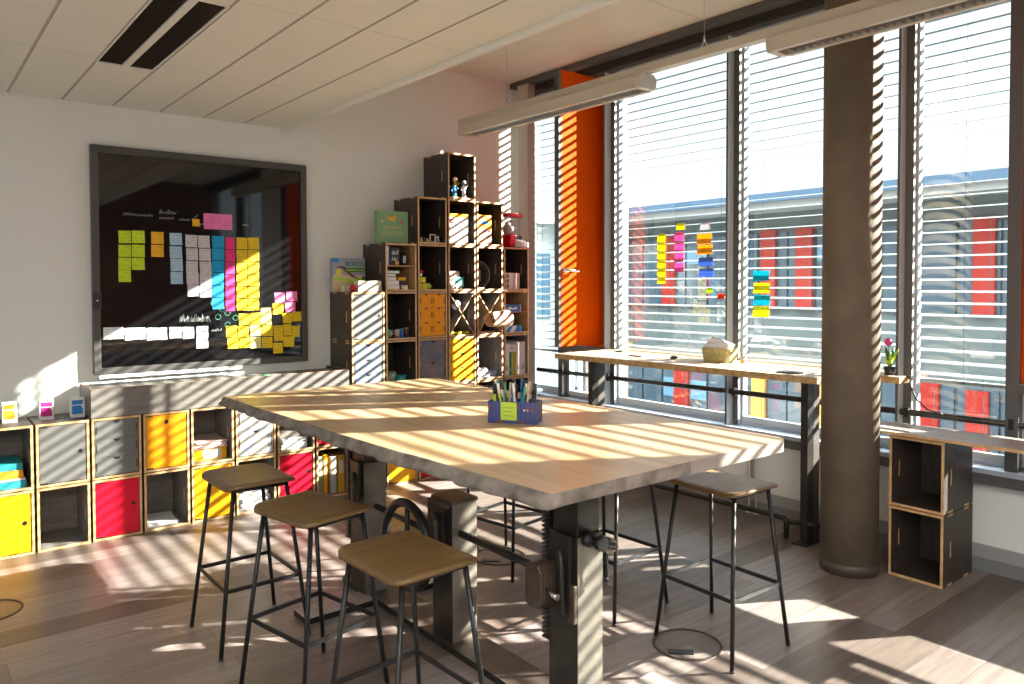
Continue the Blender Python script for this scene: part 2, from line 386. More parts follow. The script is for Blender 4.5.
# window wall: parapet, pier beyond the camera, corner pillar
structure('wall_right', MB().box(4.47, 4.62, YF, 0.42, 0, 0.54, 'wall'))
structure('wall_pier', MB().box(4.40, 4.80, -6.35, -5.52, 0.54, 3.62, 'wall'))
structure('trim_1', MB().box(4.33, 4.42, 0.125, 0.27, 0.602, 3.535, 'taupe').box(4.326, 4.33, 0.262, 0.27, 0.602, 3.535, 'tile'))
structure('trim_16', MB().box(4.45, 4.60, 0.337, 0.4, 0.62, 3.50, 'taupe'))
# ceiling: raw concrete strip by the windows, suspended tiles elsewhere
structure('ceiling', MB().box(XL, 4.8, YF, 0.56, 3.585, 3.75, 'concrete'))
structure('trim_2', MB().box(2.60, 2.606, YF, 0.4, 3.5835, 3.585, 'seam').box(2.06, 4.3, -1.902, -1.896, 3.5835, 3.585, 'seam').box(2.06, 4.3, -4.5, -4.494, 3.5835, 3.585, 'seam'))
ct = MB()
for (a, b, c_, d) in ((XL, 0.531, YF, 0.4), (0.829, 2.03, YF, 0.4), (0.531, 0.829, -0.705, 0.4), (0.531, 0.829, YF, -2.01)):
    ct.box(a, b, c_, d, 2.871, 2.94, 'seam')
edge_x = 2.033
xs = [edge_x - 0.301 * k for k in range(0, 19)]
for i in range(len(xs) - 1):
    x1, x0 = xs[i] - 0.006, xs[i + 1] + 0.009
    ys = [0.398, -0.83]
    while ys[-1] > YF: ys.append(ys[-1] - 1.27)
    for j in range(len(ys) - 1):
        y1, y0 = ys[j] - 0.002, max(ys[j + 1] + 0.003, YF + 0.01)
        if i == 4:                                     # the luminaire sits in this strip
            if j == 0: y0 = -0.712
            if j == 1: y1 = -2.0
        if y1 - y0 < 0.02: continue
        ct.box(x0, x1, y0, y1, 2.866, 2.872, 'tile', {'+x': 'seam', '-x': 'seam'})
ct.box(2.03, 2.055, YF, 0.4, 2.832, 3.585, 'tile')
structure('ceiling_tiles', ct)['kind'] = 'structure'
structure('baseboard_back', MB().box(XL, 4.44, 0.386, 0.4, 0, 0.07, 'skirt2'))
structure('baseboard_right', MB().box(4.448, 4.47, YF, 0.386, 0, 0.075, 'skirt').box(4.455, 4.47, YF, 0.386, 0.075, 0.148, 'skirt2'))
structure('trim_3', MB().box(4.37, 4.62, YF, 0.40, 0.575, 0.602, 'sill').box(4.37, 4.385, YF, 0.40, 0.515, 0.575, 'frame')
          .box(4.50, 4.60, YF, 0.12, 0.602, 0.622, 'sill'))
# header: grey ceiling trim, dark blind box behind it
structure('trim_4', MB().box(4.335, 4.43, YF, 0.40, 3.535, 3.585, 'frame').box(4.42, 4.46, YF, 0.125, 3.475, 3.535, 'dark'))
structure('trim_5', MB().box(4.455, 4.62, YF, 0.125, 3.475, 3.585, 'dark').box(4.44, 4.53, YF, 0.125, 3.44, 3.475, 'frame'))
structure('trim_6', MB().box(4.425, 4.447, -2.262, -2.228, 0.15, 0.515, 'skirt2'))

# --- facade bays: (y_high, y_low)
def mullion(n, c):
    m = MB()
    m.box(4.390, 4.462, c + 0.036, c + 0.052, 0.60, 3.44, 'framel', {'-x': 'frame', '+y': 'frame'})  # sun-facing sides painted pale, shaded room-facing sides painted dark
    m.box(4.462, 4.53, c - 0.012, c + 0.052, 0.60, 3.44, 'framel', {'-x': 'frame', '+y': 'frame'})
    m.box(4.53, 4.56, c - 0.022, c + 0.060, 0.60, 3.44, 'framel', {'-x': 'framel'})
    structure('trim_%d' % n, m)
def post(n, y0, y1, x0=4.41): structure('trim_%d' % n, MB().box(x0, 4.53, y0, y1, 0.60, 3.44, 'frame'))
mullion(7, -0.862); mullion(8, -2.105); mullion(9, -3.335); mullion(10, -4.51); mullion(14, -7.6)
post(11, -0.272, -0.212); post(12, -3.935, -3.870); post(13, -5.52, -5.46, 4.39)

structure('trim_17', MB().box(4.71, 5.30, -0.265, -0.225, -0.5, 3.75, 'frame'))  # hidden outside fin added to keep sun stripes off the back wall
wn = [0]
def window(y1, y0, z0=0.625, z1=3.45, orange=False):
    wn[0] += 1
    w = put('window_%d' % wn[0], None, kind='structure')
    fr = MB(); t = 0.012
    fr.box(4.505, 4.535, y0, y0 + t, z0, z1, 'framel'); fr.box(4.505, 4.535, y1 - t, y1, z0, z1, 'framel')
    fr.box(4.505, 4.535, y0 + t, y1 - t, z0, z0 + 0.04, 'framel'); fr.box(4.505, 4.535, y0 + t, y1 - t, z1 - 0.03, z1, 'frame')
    fr.build('window_frame', w)
    MB().box(4.518, 4.522, y0 + t, y1 - t, z0 + 0.04, z1 - 0.03, 'glass').build('window_pane', w)
    return w
window(0.335, -0.212); window(-0.875, -2.052); window(-2.118, -3.282); window(-3.348, -3.87)
window(-4.523, -5.46); window(-6.36, -7.54); window(-7.66, -9.18)
wl = put('window_8', None, kind='structure')  # unseen glazing added in the left wall to let in extra daylight
m = MB()
for k in range(6): m.box(XL - 0.09, XL - 0.03, -9.0 + k * 1.392, -8.96 + k * 1.392, 0.30, 2.80, 'framel')
m.box(XL - 0.09, XL - 0.03, -9.0, -2.0, 0.30, 0.34, 'framel').box(XL - 0.09, XL - 0.03, -9.0, -2.0, 2.76, 2.80, 'framel')
m.build('window_frame', wl)
MB().box(XL - 0.062, XL - 0.058, -8.97, -2.02, 0.34, 2.76, 'glass').build('window_pane', wl)
wn[0] = 8
# ventilation openings with orange lining; a glazed light below the transom
def vent(yh, yl, hinge_x=4.395):
    wn[0] += 1
    w = put('window_%d' % wn[0], None, kind='structure')
    m = MB()
    m.box(4.40, 4.53, yl, yh, 1.035, 1.09, 'frame')
    m.box(4.47, 4.53, yl, yh, 0.625, 0.66, 'framel').box(4.47, 4.53, yh - 0.03, yh, 0.66, 1.035, 'framel').box(4.47, 4.53, yl, yl + 0.03, 0.66, 1.035, 'framel')
    m.build('window_frame', w)
    MB().box(4.498, 4.502, yl + 0.03, yh - 0.03, 0.66, 1.035, 'glass').build('window_pane', w)
    q = MB(); t = 0.022
    q.box(4.447, 4.56, yl, yl + t, 1.09, 3.44, 'orange').box(4.447, 4.56, yh - t, yh, 1.09, 3.44, 'orange')
    q.box(4.447, 4.56, yl + t, yh - t, 1.09, 1.09 + t, 'orange').box(4.447, 4.56, yl + t, yh - t, 3.43, 3.44, 'orange')
    q.build('vent_lining', w)
    MB().box(4.562, 4.60, yl, yl + 0.10, 0.66, 3.44, 'frame').build('sun_blocker', w)  # added hidden strip that stops stray sun reaching the open panel
    v = put('vent_panel', None, w)
    m = MB(); y = yl + 0.100
    m.box(3.985, 4.56, y, y + 0.045, 1.115, 3.425, 'orange')
    m.build('panel', v, bevel=0.003)
    MB().box(3.965, 3.985, y - 0.004, y + 0.049, 1.115, 3.425, 'frame').box(3.995, 4.002, y - 0.003, y, 1.13, 3.41, 'frame').build('edge_seal', v)
    MB().lathe((4.035, y, 1.755), [(0.022, 0), (0.022, 0.012), (0.011, 0.014), (0.011, 0.05)], 'white', ax='y', seg=14)\
        .tube([(4.035, y - 0.046, 1.755), (4.155, y - 0.046, 1.75)], 0.009, 'white', 8).build('handle', v)
vent(-0.272, -0.806)
vent(-3.935, -4.455)
# vertical blackish insect mesh frames are left out of view; guard rail in front of the glass
gr = thing('guard_rail', 'dark tubular guard rail running along the glass above the sill', 'rail', (4.43, -2.2, 0.0))
MB().tube([(0, 2.3, 0.825), (0, 0, 0.848), (0, -3.3, 0.872)], 0.020, 'iron', 14).build('rail', gr)
for y in (-0.24, -0.84, -2.11, -3.34, -3.90, -5.4):
    MB().box(-0.024, 0.03, -0.012, 0.012, -0.03, 0.03, 'steel').build('bracket', gr, (0, y + 2.2, 0.848 + (-(y + 2.2)) * 0.0085))

# --- outside blinds, one per bay
def blind(y1, y0, zb, label):
    b = thing('venetian_blind', label, 'blind', (4.64, (y0 + y1) / 2, zb), 0, 'outdoor venetian blinds')
    h = (y1 - y0) / 2; m = MB(); z = 0.05; top = 3.50 - zb
    while z < top:
        # cambered slat, inner edge lower
        pts = []
        for k in range(5):
            u = -1 + k / 2
            pts.append((0.040 * u, z + 0.006 * u + 0.005 * (1 - u * u)))
        up_, dn = [], []
        for (x, zz) in pts:
            up_.append((m.bm.verts.new((x, -h, zz + 0.0006)), m.bm.verts.new((x, h, zz + 0.0006))))
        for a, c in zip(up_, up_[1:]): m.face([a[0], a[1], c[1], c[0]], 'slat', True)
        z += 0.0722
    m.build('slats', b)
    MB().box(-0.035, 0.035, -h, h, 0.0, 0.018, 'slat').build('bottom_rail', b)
    c = MB()
    ys = [-h + 0.16, h - 0.16] if h > 0.3 else [0]
    if h > 0.4: ys.append(h - 0.05); ys.append(-h + 0.05)
    for y in ys:
        c.tube([(-0.041, y, 0.01), (-0.041, y, top)], 0.0014, 'steel', 5)
    c.build('ladder_cords', b)
    MB().box(-0.05, 0.05, -h, h, top, top + 0.07, 'dark').build('head_box', b)
    g = MB(); g.box(-0.01, 0.012, -h - 0.018, -h - 0.004, -0.42, top, 'framel'); g.box(-0.01, 0.012, h + 0.004, h + 0.018, -0.42, top, 'framel')
    g.build('guide_rails', b)
ZB = 1.052
blind(0.38, -0.235, 0.985, 'narrow white outdoor blind left of the open orange panel')
blind(-0.290, -0.77, ZB, 'narrow white outdoor blind hidden behind the open orange panel')
blind(-0.81, -2.025, ZB, 'white outdoor blind behind the pane with pink and yellow notes')
blind(-2.065, -3.25, ZB, 'white outdoor blind behind the pane with cyan notes, cut by the column')
blind(-3.29, -3.88, ZB - 0.02, 'white outdoor blind right of the column, above the dark cubes')
blind(-3.92, -4.46, ZB, 'white outdoor blind outside the right orange vent opening')
blind(-4.50, -5.46, ZB, 'white outdoor blind beyond the right orange vent opening')
blind(-6.36, -7.56, ZB, 'white outdoor blind past the wall pier, nearer one')
blind(-7.65, -9.15, ZB, 'white outdoor blind past the wall pier, last one')

# ------------------------------------------------------------------ outside
structure('ground', MB().box(4.9, 60, -40, 40, -3.9, -3.8, 'asphalt'))
ob = thing('office_building', 'grey office wing with red panels and blue roof edge across the courtyard', 'building', (13, 0, -3.8))
MB().box(0.3, 8, -24, 8.2, 0, 6.85, 'ext_wall').build('wall', ob)
MB().box(-0.5, 8, -24, 8.2, 6.85, 6.98, 'ext_fascia').build('fascia', ob)
MB().box(-0.6, 8, -24, 8.25, 6.98, 7.14, 'ext_roof').build('roof_edge', ob)
for lv, (z0, z1) in enumerate(((4.94, 6.45), (1.6, 3.72))):
    y = 7.2; k = 0
    while y > -22:
        for (a, b, mt) in ((0.02, 0.62, 'ext_glass'), (0.66, 1.2, 'ext_glass')):
            MB().box(0.24, 0.3, y - b, y - a, z0, z1, 'ext_glass').box(0.235, 0.24, y - b, y - a, z0 + (z1 - z0) * 0.62, z0 + (z1 - z0) * 0.82, 'ext_blue' if k % 3 == 1 else 'ext_glass').build('window', ob)
        y -= 1.24; k += 1
for (y0, y1, z0, z1, mt) in ((3.08, 3.41, 4.94, 6.5, 'ext_red'), (2.30, 2.64, 4.94, 6.5, 'ext_red'), (-0.80, -0.48, 4.94, 6.5, 'ext_red'),
                             (5.6, 5.95, 4.94, 6.5, 'ext_red'), (-3.2, -2.9, 4.94, 6.5, 'ext_red'), (-5.7, -5.35, 4.94, 6.5, 'ext_red'),
                             (0.02, 0.355, 1.6, 3.75, 'ext_red'), (-0.73, -0.40, 1.6, 3.70, 'ext_red'), (5.2, 5.6, 1.6, 3.7, 'ext_red'),
                             (2.0, 2.35, 1.6, 3.7, 'ext_org'), (3.3, 3.6, 1.6, 3.7, 'ext_org'), (-3.3, -2.9, 1.6, 3.7, 'ext_red')):
    MB().box(0.17, 0.3, y0, y1, z0, z1, mt).box(0.165, 0.17, y0 + 0.05, y0 + 0.06, z0 + .05, z1 - .05, 'ext_wall').build('facade_panel', ob)
rb = thing('office_building', 'pale green-white building wing at the far left of the windows', 'building', (8.5, 9, -3.8))
MB().box(0, 14, -0.2, 8, 0, 6.9, 'ext_pale').build('wall', rb)
MB().box(-0.3, 14, -0.6, 8, 6.9, 7.05, 'ext_fascia').build('roof_edge', rb)
for k in range(7):
    MB().box(0.8 + k * 1.9, 1.9 + k * 1.9, -0.24, -0.2, 4.6, 6.2, 'ext_blue').build('window', rb)
    MB().box(0.8 + k * 1.9, 1.9 + k * 1.9, -0.24, -0.2, 1.2, 2.8, 'ext_blue').build('window', rb)
wc = MB().box(0, 5.2, -0.6, 2.6, 2.9, 3.05, 'ext_fascia')
bk = thing('bicycle_shelter', 'low white canopy roof in the courtyard below the windows', 'shelter', (9.0, 2.6, -3.8))
MB().box(0, 3.4, 0, 3.2, 2.35, 2.47, 'ext_pale').build('roof', bk)
for (x, y) in ((0.1, 0.1), (3.3, 0.1), (0.1, 3.1), (3.3, 3.1)):
    MB().tube([(x, y, 0), (x, y, 2.35)], 0.05, 'framel', 8).build('post', bk)

# ------------------------------------------------------------------ column
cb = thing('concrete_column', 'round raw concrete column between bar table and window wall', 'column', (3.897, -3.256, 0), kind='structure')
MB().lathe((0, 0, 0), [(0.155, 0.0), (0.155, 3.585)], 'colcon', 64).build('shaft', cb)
MB().lathe((0, 0, 0), [(0.158, 0.0), (0.158, 0.062), (0.155, 0.064)], 'colskirt', 64).build('skirting', cb)

# ------------------------------------------------------------------ suspended lights
def pendant(y1, y0, label):
    L = thing('pendant_light', label, 'ceiling light', (3.54, (y0 + y1) / 2, 2.925), 0, 'pendant lights on the rail')
    h = (y1 - y0) / 2
    prof = [(-0.088, 0.035), (-0.075, 0.0), (0.075, 0.0), (0.088, 0.035), (0.088, 0.07), (0.06, 0.10), (-0.06, 0.10), (-0.088, 0.07)]
    b = MB()
    # housing open below: side wings + top
    b.box(-0.088, -0.055, -h + 0.05, h - 0.05, 0.0, 0.075, 'lamp').box(0.055, 0.088, -h + 0.05, h - 0.05, 0.0, 0.075, 'lamp')
    b.prism([(-0.088, 0.075), (0.088, 0.075), (0.06, 0.10), (-0.06, 0.10)], -h + 0.05, h - 0.05, 'lamp', 'xz')
    b.build('housing', L)
    for s in (-1, 1):
        y = s * h
        MB().prism(prof, min(y, y - s * 0.05), max(y, y - s * 0.05), 'lamp', 'xz').build('end_cap', L, bevel=0.004)
    lv = MB(); n = int(2 * (h - 0.06) / 0.045)
    for k in range(n):
        y = -h + 0.07 + k * 0.045
        lv.prism([(y, 0.004), (y + 0.006, 0.055), (y - 0.006, 0.055)], -0.055, 0.055, 'louver', 'yz')
    lv.build('louvre', L)
    MB().tube([(0, -h + 0.06, 0.062), (0, h - 0.06, 0.062)], 0.012, 'white', 10).build('lamp_tube', L)
pendant(0.02, -2.05, 'cream pendant light at the left end of the rail, near the cube wall')
pendant(-2.98, -5.05, 'cream pendant light at the right end of the rail, passing the column')
rl = thing('light_rail', 'long cream suspension rail that joins the two pendant lights', 'light rail', (3.54, -2.5, 3.025))
MB().box(-0.035, 0.035, -2.55, 2.6, 0.0, 0.055, 'lamp').build('rail', rl, bevel=0.006)
for y in (1.95, 0.0, -2.1):
    MB().tube([(0, y, 0.10), (0, y, 0.56)], 0.0016, 'louver', 6).build('wire', rl)
    MB().tube([(0, y - 0.035, 0.055), (0, y, 0.10), (0, y + 0.035, 0.055)], 0.004, 'lamp', 6).lathe((0, y, 0.095), [(0.007, 0), (0.007, 0.035)], 'chrome', 8).build('wire_holder', rl)
# unseen glowing panels added behind the camera to brighten the room
for (x, y, wd) in ((-2.4, -6.3, 'left light of the front row'), (-0.9, -6.3, 'middle light of the front row'), (0.6, -6.3, 'right light of the front row'), (-2.4, -8.0, 'left light of the rear row'), (-0.9, -8.0, 'middle light of the rear row'), (0.6, -8.0, 'right light of the rear row')):
    t = thing('added_fill_panel', 'unseen fill panel added by the brick wall, ' + wd, 'ceiling light', (x, y, 2.845), 0, 'added fill panels')
    MB().box(-0.31, 0.31, -0.31, 0.31, 0.008, 0.021, 'lamp').build('frame', t)
    MB().box(-0.295, 0.295, -0.295, 0.295, 0.004, 0.008, 'emit').build('diffuser', t)
# recessed luminaire
rc = thing('recessed_light', 'dark louvred recessed light in the tiled ceiling above the board', 'ceiling light', (0.68, -1.35, 2.866))
MB().box(-0.148, -0.140, -0.645, 0.635, -0.002, 0.06, 'tile').box(0.140, 0.148, -0.645, 0.635, -0.002, 0.06, 'tile').box(-0.018, 0.018, -0.645, 0.635, -0.003, 0.03, 'tile')\
    .box(-0.148, 0.148, 0.635, 0.645, -0.002, 0.06, 'tile').box(-0.148, 0.148, -0.655, -0.645, -0.002, 0.06, 'tile').box(-0.148, 0.148, -0.65, 0.64, 0.055, 0.06, 'louverd').build('housing', rc)
for s in (-1, 1):
    lv = MB()
    for k in range(50):
        y = -0.63 + k * 0.0255
        a, b = sorted((s * 0.018, s * 0.14)); lv.box(a, b, y, y + 0.004, 0.003, 0.03, 'louverd')
    lv.build('louvre', rc)

# ------------------------------------------------------------------ plywood cubes
PX_, PZ, CW, CH, CD, TH = 0.3034, 0.396, 0.2895, 0.391, 0.386, 0.0145
cache = {}
def shell_mesh(inner, film='film'):
    k = ('shell', inner, film)
    if k in cache: return cache[k]
    m = MB(); e = {'-y': 'edge'}
    m.box(0, TH, 0, CD, 0, CH, film, {'-y': 'edge', '+x': inner})
    m.box(CW - TH, CW, 0, CD, 0, CH, film, {'-y': 'edge', '-x': inner})
    m.box(TH, CW - TH, 0, CD, 0, TH, film, {'-y': 'edge', '+z': inner})
    m.box(TH, CW - TH, 0, CD, CH - TH, CH, film, {'-y': 'edge', '-z': inner})
    m.box(TH, CW - TH, CD - TH, CD, TH, CH - TH, film, {'-y': inner})
    for x0, x1 in ((-0.0008, 0.0004), (CW - 0.0004, CW + 0.0008)):
        for z0 in (0.001, CH - 0.0125):
            for y0 in (0.055, 0.27):
                m.box(x0, x1, y0, y0 + 0.06, z0, z0 + 0.0115, 'edge')
        m.box(x0, x1, 0.085, 0.098, 0.15, 0.24, 'edge')
    for x0, x1 in ((TH - 0.0004, TH + 0.0008), (CW - TH - 0.0008, CW - TH + 0.0004)):
        m.box(x0, x1, 0.085, 0.098, 0.15, 0.24, 'edge')
    cache[k] = m.mesh('cube_shell'); return cache[k]

CUBES = {}
def cube(label, x, y, z, inner='film', rz=0, group='plywood cube shelves', film='film'):
    c = thing('cube_shelf', label, 'cube shelf', (x, y, z), rz, group)
    put('shell', shell_mesh(inner, film), c)
    return c
def door(c, m, hx, hz, inset=0.004):
    d = MB().box(TH + 0.003, CW - TH - 0.003, inset, inset + 0.012, TH + 0.003, CH - TH - 0.003, m).build('door', c, bevel=0.001)
    MB().lathe((hx, inset, hz), [(0.0135, -0.004), (0.0135, 0.0006)], 'black', 20, 'y').build('finger_hole', d)
    for z in (TH + 0.004, CH - TH - 0.011):
        MB().box(TH + 0.004, TH + 0.045, inset - 0.0006, inset, z, z + 0.007, 'black').build('hinge_slot', d)
def drawers(c, m, n, cols=1):
    w = (CW - 2 * TH - 0.006) / cols; h = (CH - 2 * TH - 0.006) / n
    for i in range(n):
        for j in range(cols):
            x0 = TH + 0.003 + j * w; z0 = TH + 0.003 + i * h
            mb = MB().box(x0 + 0.0012, x0 + w - 0.0012, 0.004, 0.30, z0 + 0.0012, z0 + h - 0.0012, m)
            for xx in (x0 + 0.006, x0 + w - 0.014):
                mb.box(xx, xx + 0.006, 0.0030, 0.0045, z0 + h * 0.28, z0 + h * 0.72, 'black')
            d = mb.build('drawer', c)
            r = 0.020 if cols == 1 else 0.014
            P = [(x0 + w / 2 + r * math.cos(a), z0 + h - 0.003 - 0.85 * r * math.sin(a)) for a in [PI * k / 10 for k in range(11)]]
            MB().prism(P, 0.0028, 0.0042, 'black', 'xz').build('finger_notch', d)
def cross(c):
    w = CW - 2 * TH; h = CH - 2 * TH
    for sgn in (1, -1):
        a = math.atan2(h, w) * sgn; L = math.hypot(w, h) / 2 - 0.006
        T = Matrix.Translation((CW / 2, 0, CH / 2)) @ Matrix.Rotation(-a, 4, 'Y')
        MB().box(-L, L, 0.006 if sgn > 0 else 0.0065, CD - 0.02, -0.0035, 0.0035, 'gfilm', {'-y': 'edge'}, T).build('cross_divider', c)
def shelf(c, h=0.5):
    MB().box(TH, CW - TH, 0.004, CD - TH, CH * h - 0.004, CH * h + 0.004, 'ply', {'-y': 'edge'}).build('shelf', c)
def at(i, j): return (i * PX_, 0.0, j * PZ)
def C(i, j, label, **k):
    x, y, z = at(i, j); c = cube(label, x, y, z, **k); CUBES[(i, j)] = c; return c

G1 = 'low cubes under the board'; G2 = 'stepped cube wall'
C(-1, 1, 'open dark cube with an orange binder, cut by the left photo edge', group=G1)
c = C(-1, 0, 'gray-door cube at floor level, cut by the left photo edge', group=G1); door(c, 'grey', 0.235, 0.2)
C(0, 1, 'open dark cube holding teal and orange folders at far left', group=G1, inner='gfilm')
c = C(0, 0, 'plywood cube with a yellow door at far left under the teal folders', group=G1); door(c, 'yellow', 0.238, 0.195)
c = C(1, 1, 'plywood cube with a plain grey door, above the empty floor-level cube', group=G1); door(c, 'grey', 0.238, 0.2)
C(1, 0, 'empty open plywood cube at floor level left of the bright red door', group=G1, inner='gfilm')
c = C(2, 1, 'plywood cube with three grey drawers above the bright red door', group=G1); drawers(c, 'grey', 3)
c = C(2, 0, 'plywood cube with bright red door under the three grey drawers', group=G1); door(c, 'red', 0.238, 0.21)
c = C(3, 1, 'plywood cube with an orange-yellow door, finger hole at its top', group=G1); door(c, 'dyellow', 0.145, 0.325)
C(3, 0, 'open plywood cube with loose paper, under the orange-yellow door', group=G1, inner='gfilm')
C(4, 1, 'open plywood cube holding pink papers on a yellow box', group=G1, inner='gfilm')
c = C(4, 0, 'plywood cube with yellow door behind the leftmost stool', group=G1); door(c, 'yellow', 0.238, 0.25)
c = C(5, 1, 'plywood cube with two shell-patterned pale blue drawers', group=G1); drawers(c, 'shell', 2)
C(5, 0, 'open plywood cube full of white papers behind the leftmost stool', group=G1, inner='gfilm')
C(6, 1, 'open plywood cube with folders near the live-edge table corner', group=G1, inner='gfilm')
c = C(6, 0, 'plywood cube with red door behind the second stool', group=G1); door(c, 'red', 0.238, 0.235)
c = C(7, 1, 'plywood cube with red door mostly hidden by the table edge', group=G1); door(c, 'red', 0.238, 0.2)
C(7, 0, 'open plywood cube with upright binders under the table edge', group=G1, inner='gfilm')
C(8, 0, 'open dark cube at floor level hidden by the rear table post', group=G2)
C(8, 1, 'open dark cube hidden behind the table, second in the left column', group=G2)
c = C(8, 2, 'cube with three pale blue drawers below the striped grey door', group=G2); drawers(c, 'palebl', 3)
c = C(8, 3, 'cube with light grey door, topmost of the leftmost stepped column', group=G2); door(c, 'lgrey', 0.240, 0.20)
c = C(9, 0, 'cube with yellow door at floor level seen beside the rear table post', group=G2); door(c, 'yellow', 0.238, 0.2)
C(9, 1, 'open dark cube behind the table, below the cube with glass bowls', group=G2)
C(9, 2, 'open dark cube with two glass bowls', group=G2)
C(9, 3, 'open dark cube with a row of small coloured tins', group=G2)
c = C(9, 4, 'bare plywood cube with a middle shelf of black boxes and books', group=G2, inner='ply'); shelf(c, 0.53)
c = C(10, 0, 'cube with red door at floor level right of the yellow one under the table', group=G2); door(c, 'red', 0.238, 0.2)
C(10, 1, 'open dark cube below the slate blue drawers', group=G2)
c = C(10, 2, 'cube with two slate blue printed drawers', group=G2); drawers(c, 'bluegrey', 2)
c = C(10, 3, 'cube with six small amber drawers', group=G2); drawers(c, 'dyellow', 3, 2)
C(10, 4, 'open dark cube with yellow block toys and a red cap', group=G2)
C(10, 5, 'open dark cube with small wooden figures, topmost of its column', group=G2)
C(11, 0, 'open dark cube at floor level, fourth column of the stepped wall', group=G2)
C(11, 1, 'open dark cube just below the three bright yellow drawers', group=G2, inner='gfilm')
c = C(11, 2, 'cube with three bright yellow drawers in striped sunlight', group=G2); drawers(c, 'yellow', 3)
c = C(11, 3, 'cube with crossed dividers holding a white ball', group=G2, inner='gfilm'); cross(c)
C(11, 4, 'open dark cube with pink and mint cards', group=G2)
C(11, 5, 'open dark cube with a white and yellow box, below the topmost cube', group=G2)
C(11, 6, 'highest cube of the stepped wall, holding colourful toys', group=G2)
C(12, 0, 'open dark cube at floor level, fifth column of the stepped wall', group=G2)
C(12, 1, 'open cube with white papers just left above the pen box', group=G2, inner='gfilm')
C(12, 2, 'open cube with flat white papers and boxes beside the white binders', group=G2, inner='gfilm')
c = C(12, 3, 'cube with crossed dividers below the round dial clock', group=G2, inner='ply'); cross(c)
C(12, 4, 'open dark cube holding a round dial clock', group=G2)
C(12, 5, 'open dark cube with yellow and purple game boxes', group=G2)
C(13, 0, 'open dark cube at floor level, rightmost column beside the window', group=G2)
C(13, 1, 'open dark cube below the white binders, rightmost column', group=G2)
C(13, 2, 'open cube with two white binders and green books', group=G2, inner='gfilm')
c = C(13, 3, 'bare plywood cube with a half shelf and blue boxes', group=G2, inner='ply'); shelf(c, 0.5)
C(13, 4, 'open dark cube with photo print boxes, under the red and white machine', group=G2)

# long ledge box on the low cubes
lx0, lx1 = 0.606, 2.40
lb = thing('ledge_box', 'long low grey plywood ledge box below the black board', 'shelf', (lx0, 0, 0.7895))
L_ = lx1 - lx0
MB().box(0, L_, 0, 0.012, 0.002, 0.188, 'gfilm', {'+z': 'edge', '-x': 'edge', '+x': 'edge'}).build('front_board', lb)
MB().box(0, 0.012, 0.012, 0.386, 0.002, 0.188, 'gfilm', {'+z': 'edge'}).build('end_board', lb)
MB().box(L_ - 0.012, L_, 0.012, 0.386, 0.002, 0.188, 'film', {'+z': 'edge'}).build('end_board', lb)
MB().box(0.012, L_ - 0.012, 0.012, 0.386, 0.155, 0.167, 'gfilm').build('top_board', lb)

# --- simple contents
def item(name, label, cat, x, y, z, parts, rz=0, group=None):
    """parts: list of (part name or None, MB)"""
    if len(parts) == 1:
        return parts[0][1].build(name, None, (x, y, z), rz, label=label, cat=cat, group=group)
    t = thing(name, label, cat, (x, y, z), rz, group)
    for n, mb in parts: mb.build(n, t)
    return t
def inc(i, j, dx=0, dy=0.06): x, y, z = at(i, j); return x + TH + dx, dy, z + TH + 0.0004
def sheets(w, d, n, m='paper', t=0.004):
    mb = MB()
    for k in range(n):
        a = random.uniform(-0.12, 0.12)
        T = Matrix.Rotation(a, 4, 'Z')
        mb.box(-w / 2, w / 2, -d / 2, d / 2, k * t + 0.0002 * k, (k + 1) * t, m, None, T)
    return mb
def bx(w, d, h, m, fm=None): return MB().box(0, w, 0, d, 0, h, m, fm)

x, y, z = inc(0, 1, 0.0)
item('folder_box', 'teal folder box at the bottom of the far left cube', 'folder', x + 0.002, 0.03, z, [('box', bx(0.236, 0.30, 0.045, 'teal', {'-y': 'teal'})), ('pages', MB().box(0.004, 0.232, 0.0, 0.298, 0.0455, 0.055, 'paper'))])
item('folder_box', 'orange folder in the far left cube between teal ones', 'folder', x + 0.002, 0.035, z + 0.056, [('box', bx(0.222, 0.30, 0.050, 'orangep')), ('pages', MB().box(0.004, 0.218, 0.002, 0.298, -0.0002, 0.0, 'paper'))])
item('folder_box', 'dark teal folder lying on top in the far left cube', 'folder', x + 0.002, 0.04, z + 0.107, [(None, bx(0.220, 0.30, 0.040, 'teal'))])
x, y, z = inc(-1, 1, 0)
item('binder', 'orange binder in the leftmost cube, at the photo edge', 'binder', x + 0.05, 0.05, z, [(None, bx(0.05, 0.28, 0.31, 'orangep'))])
x, y, z = inc(3, 0); item('paper_stack', 'loose white paper sheets in the cube below the orange-yellow door', 'paper', x + 0.115, 0.17, z, [(None, sheets(0.19, 0.26, 7, 'paper', 0.003))])
x, y, z = inc(4, 1)
item('storage_box', 'open yellow box under pink papers in a low cube', 'box', x + 0.012, 0.05, z, [('body', bx(0.225, 0.30, 0.085, 'yellow')), ('label', MB().box(0.06, 0.19, -0.001, 0.0, 0.01, 0.075, 'cream'))])
item('paper_stack', 'pink paper sheets heaped on the yellow box', 'paper', x + 0.13, 0.19, z + 0.0855, [(None, sheets(0.225, 0.30, 8, 'pinkpaper', 0.006))])
x, y, z = inc(5, 0)
item('paper_stack', 'lower stack of white papers in the cube behind the leftmost stool', 'paper', x + 0.13, 0.17, z, [(None, sheets(0.21, 0.27, 12, 'paper', 0.010))])
item('paper_stack', 'upper stack of white papers in the cube behind the leftmost stool', 'paper', x + 0.13, 0.17, z + 0.130, [(None, sheets(0.20, 0.27, 10, 'paper', 0.009))])
x, y, z = inc(6, 1)
item('paper_stack', 'white papers in the cube next to the shell-patterned drawers', 'paper', x + 0.13, 0.17, z, [(None, sheets(0.20, 0.27, 10, 'paper', 0.008))])
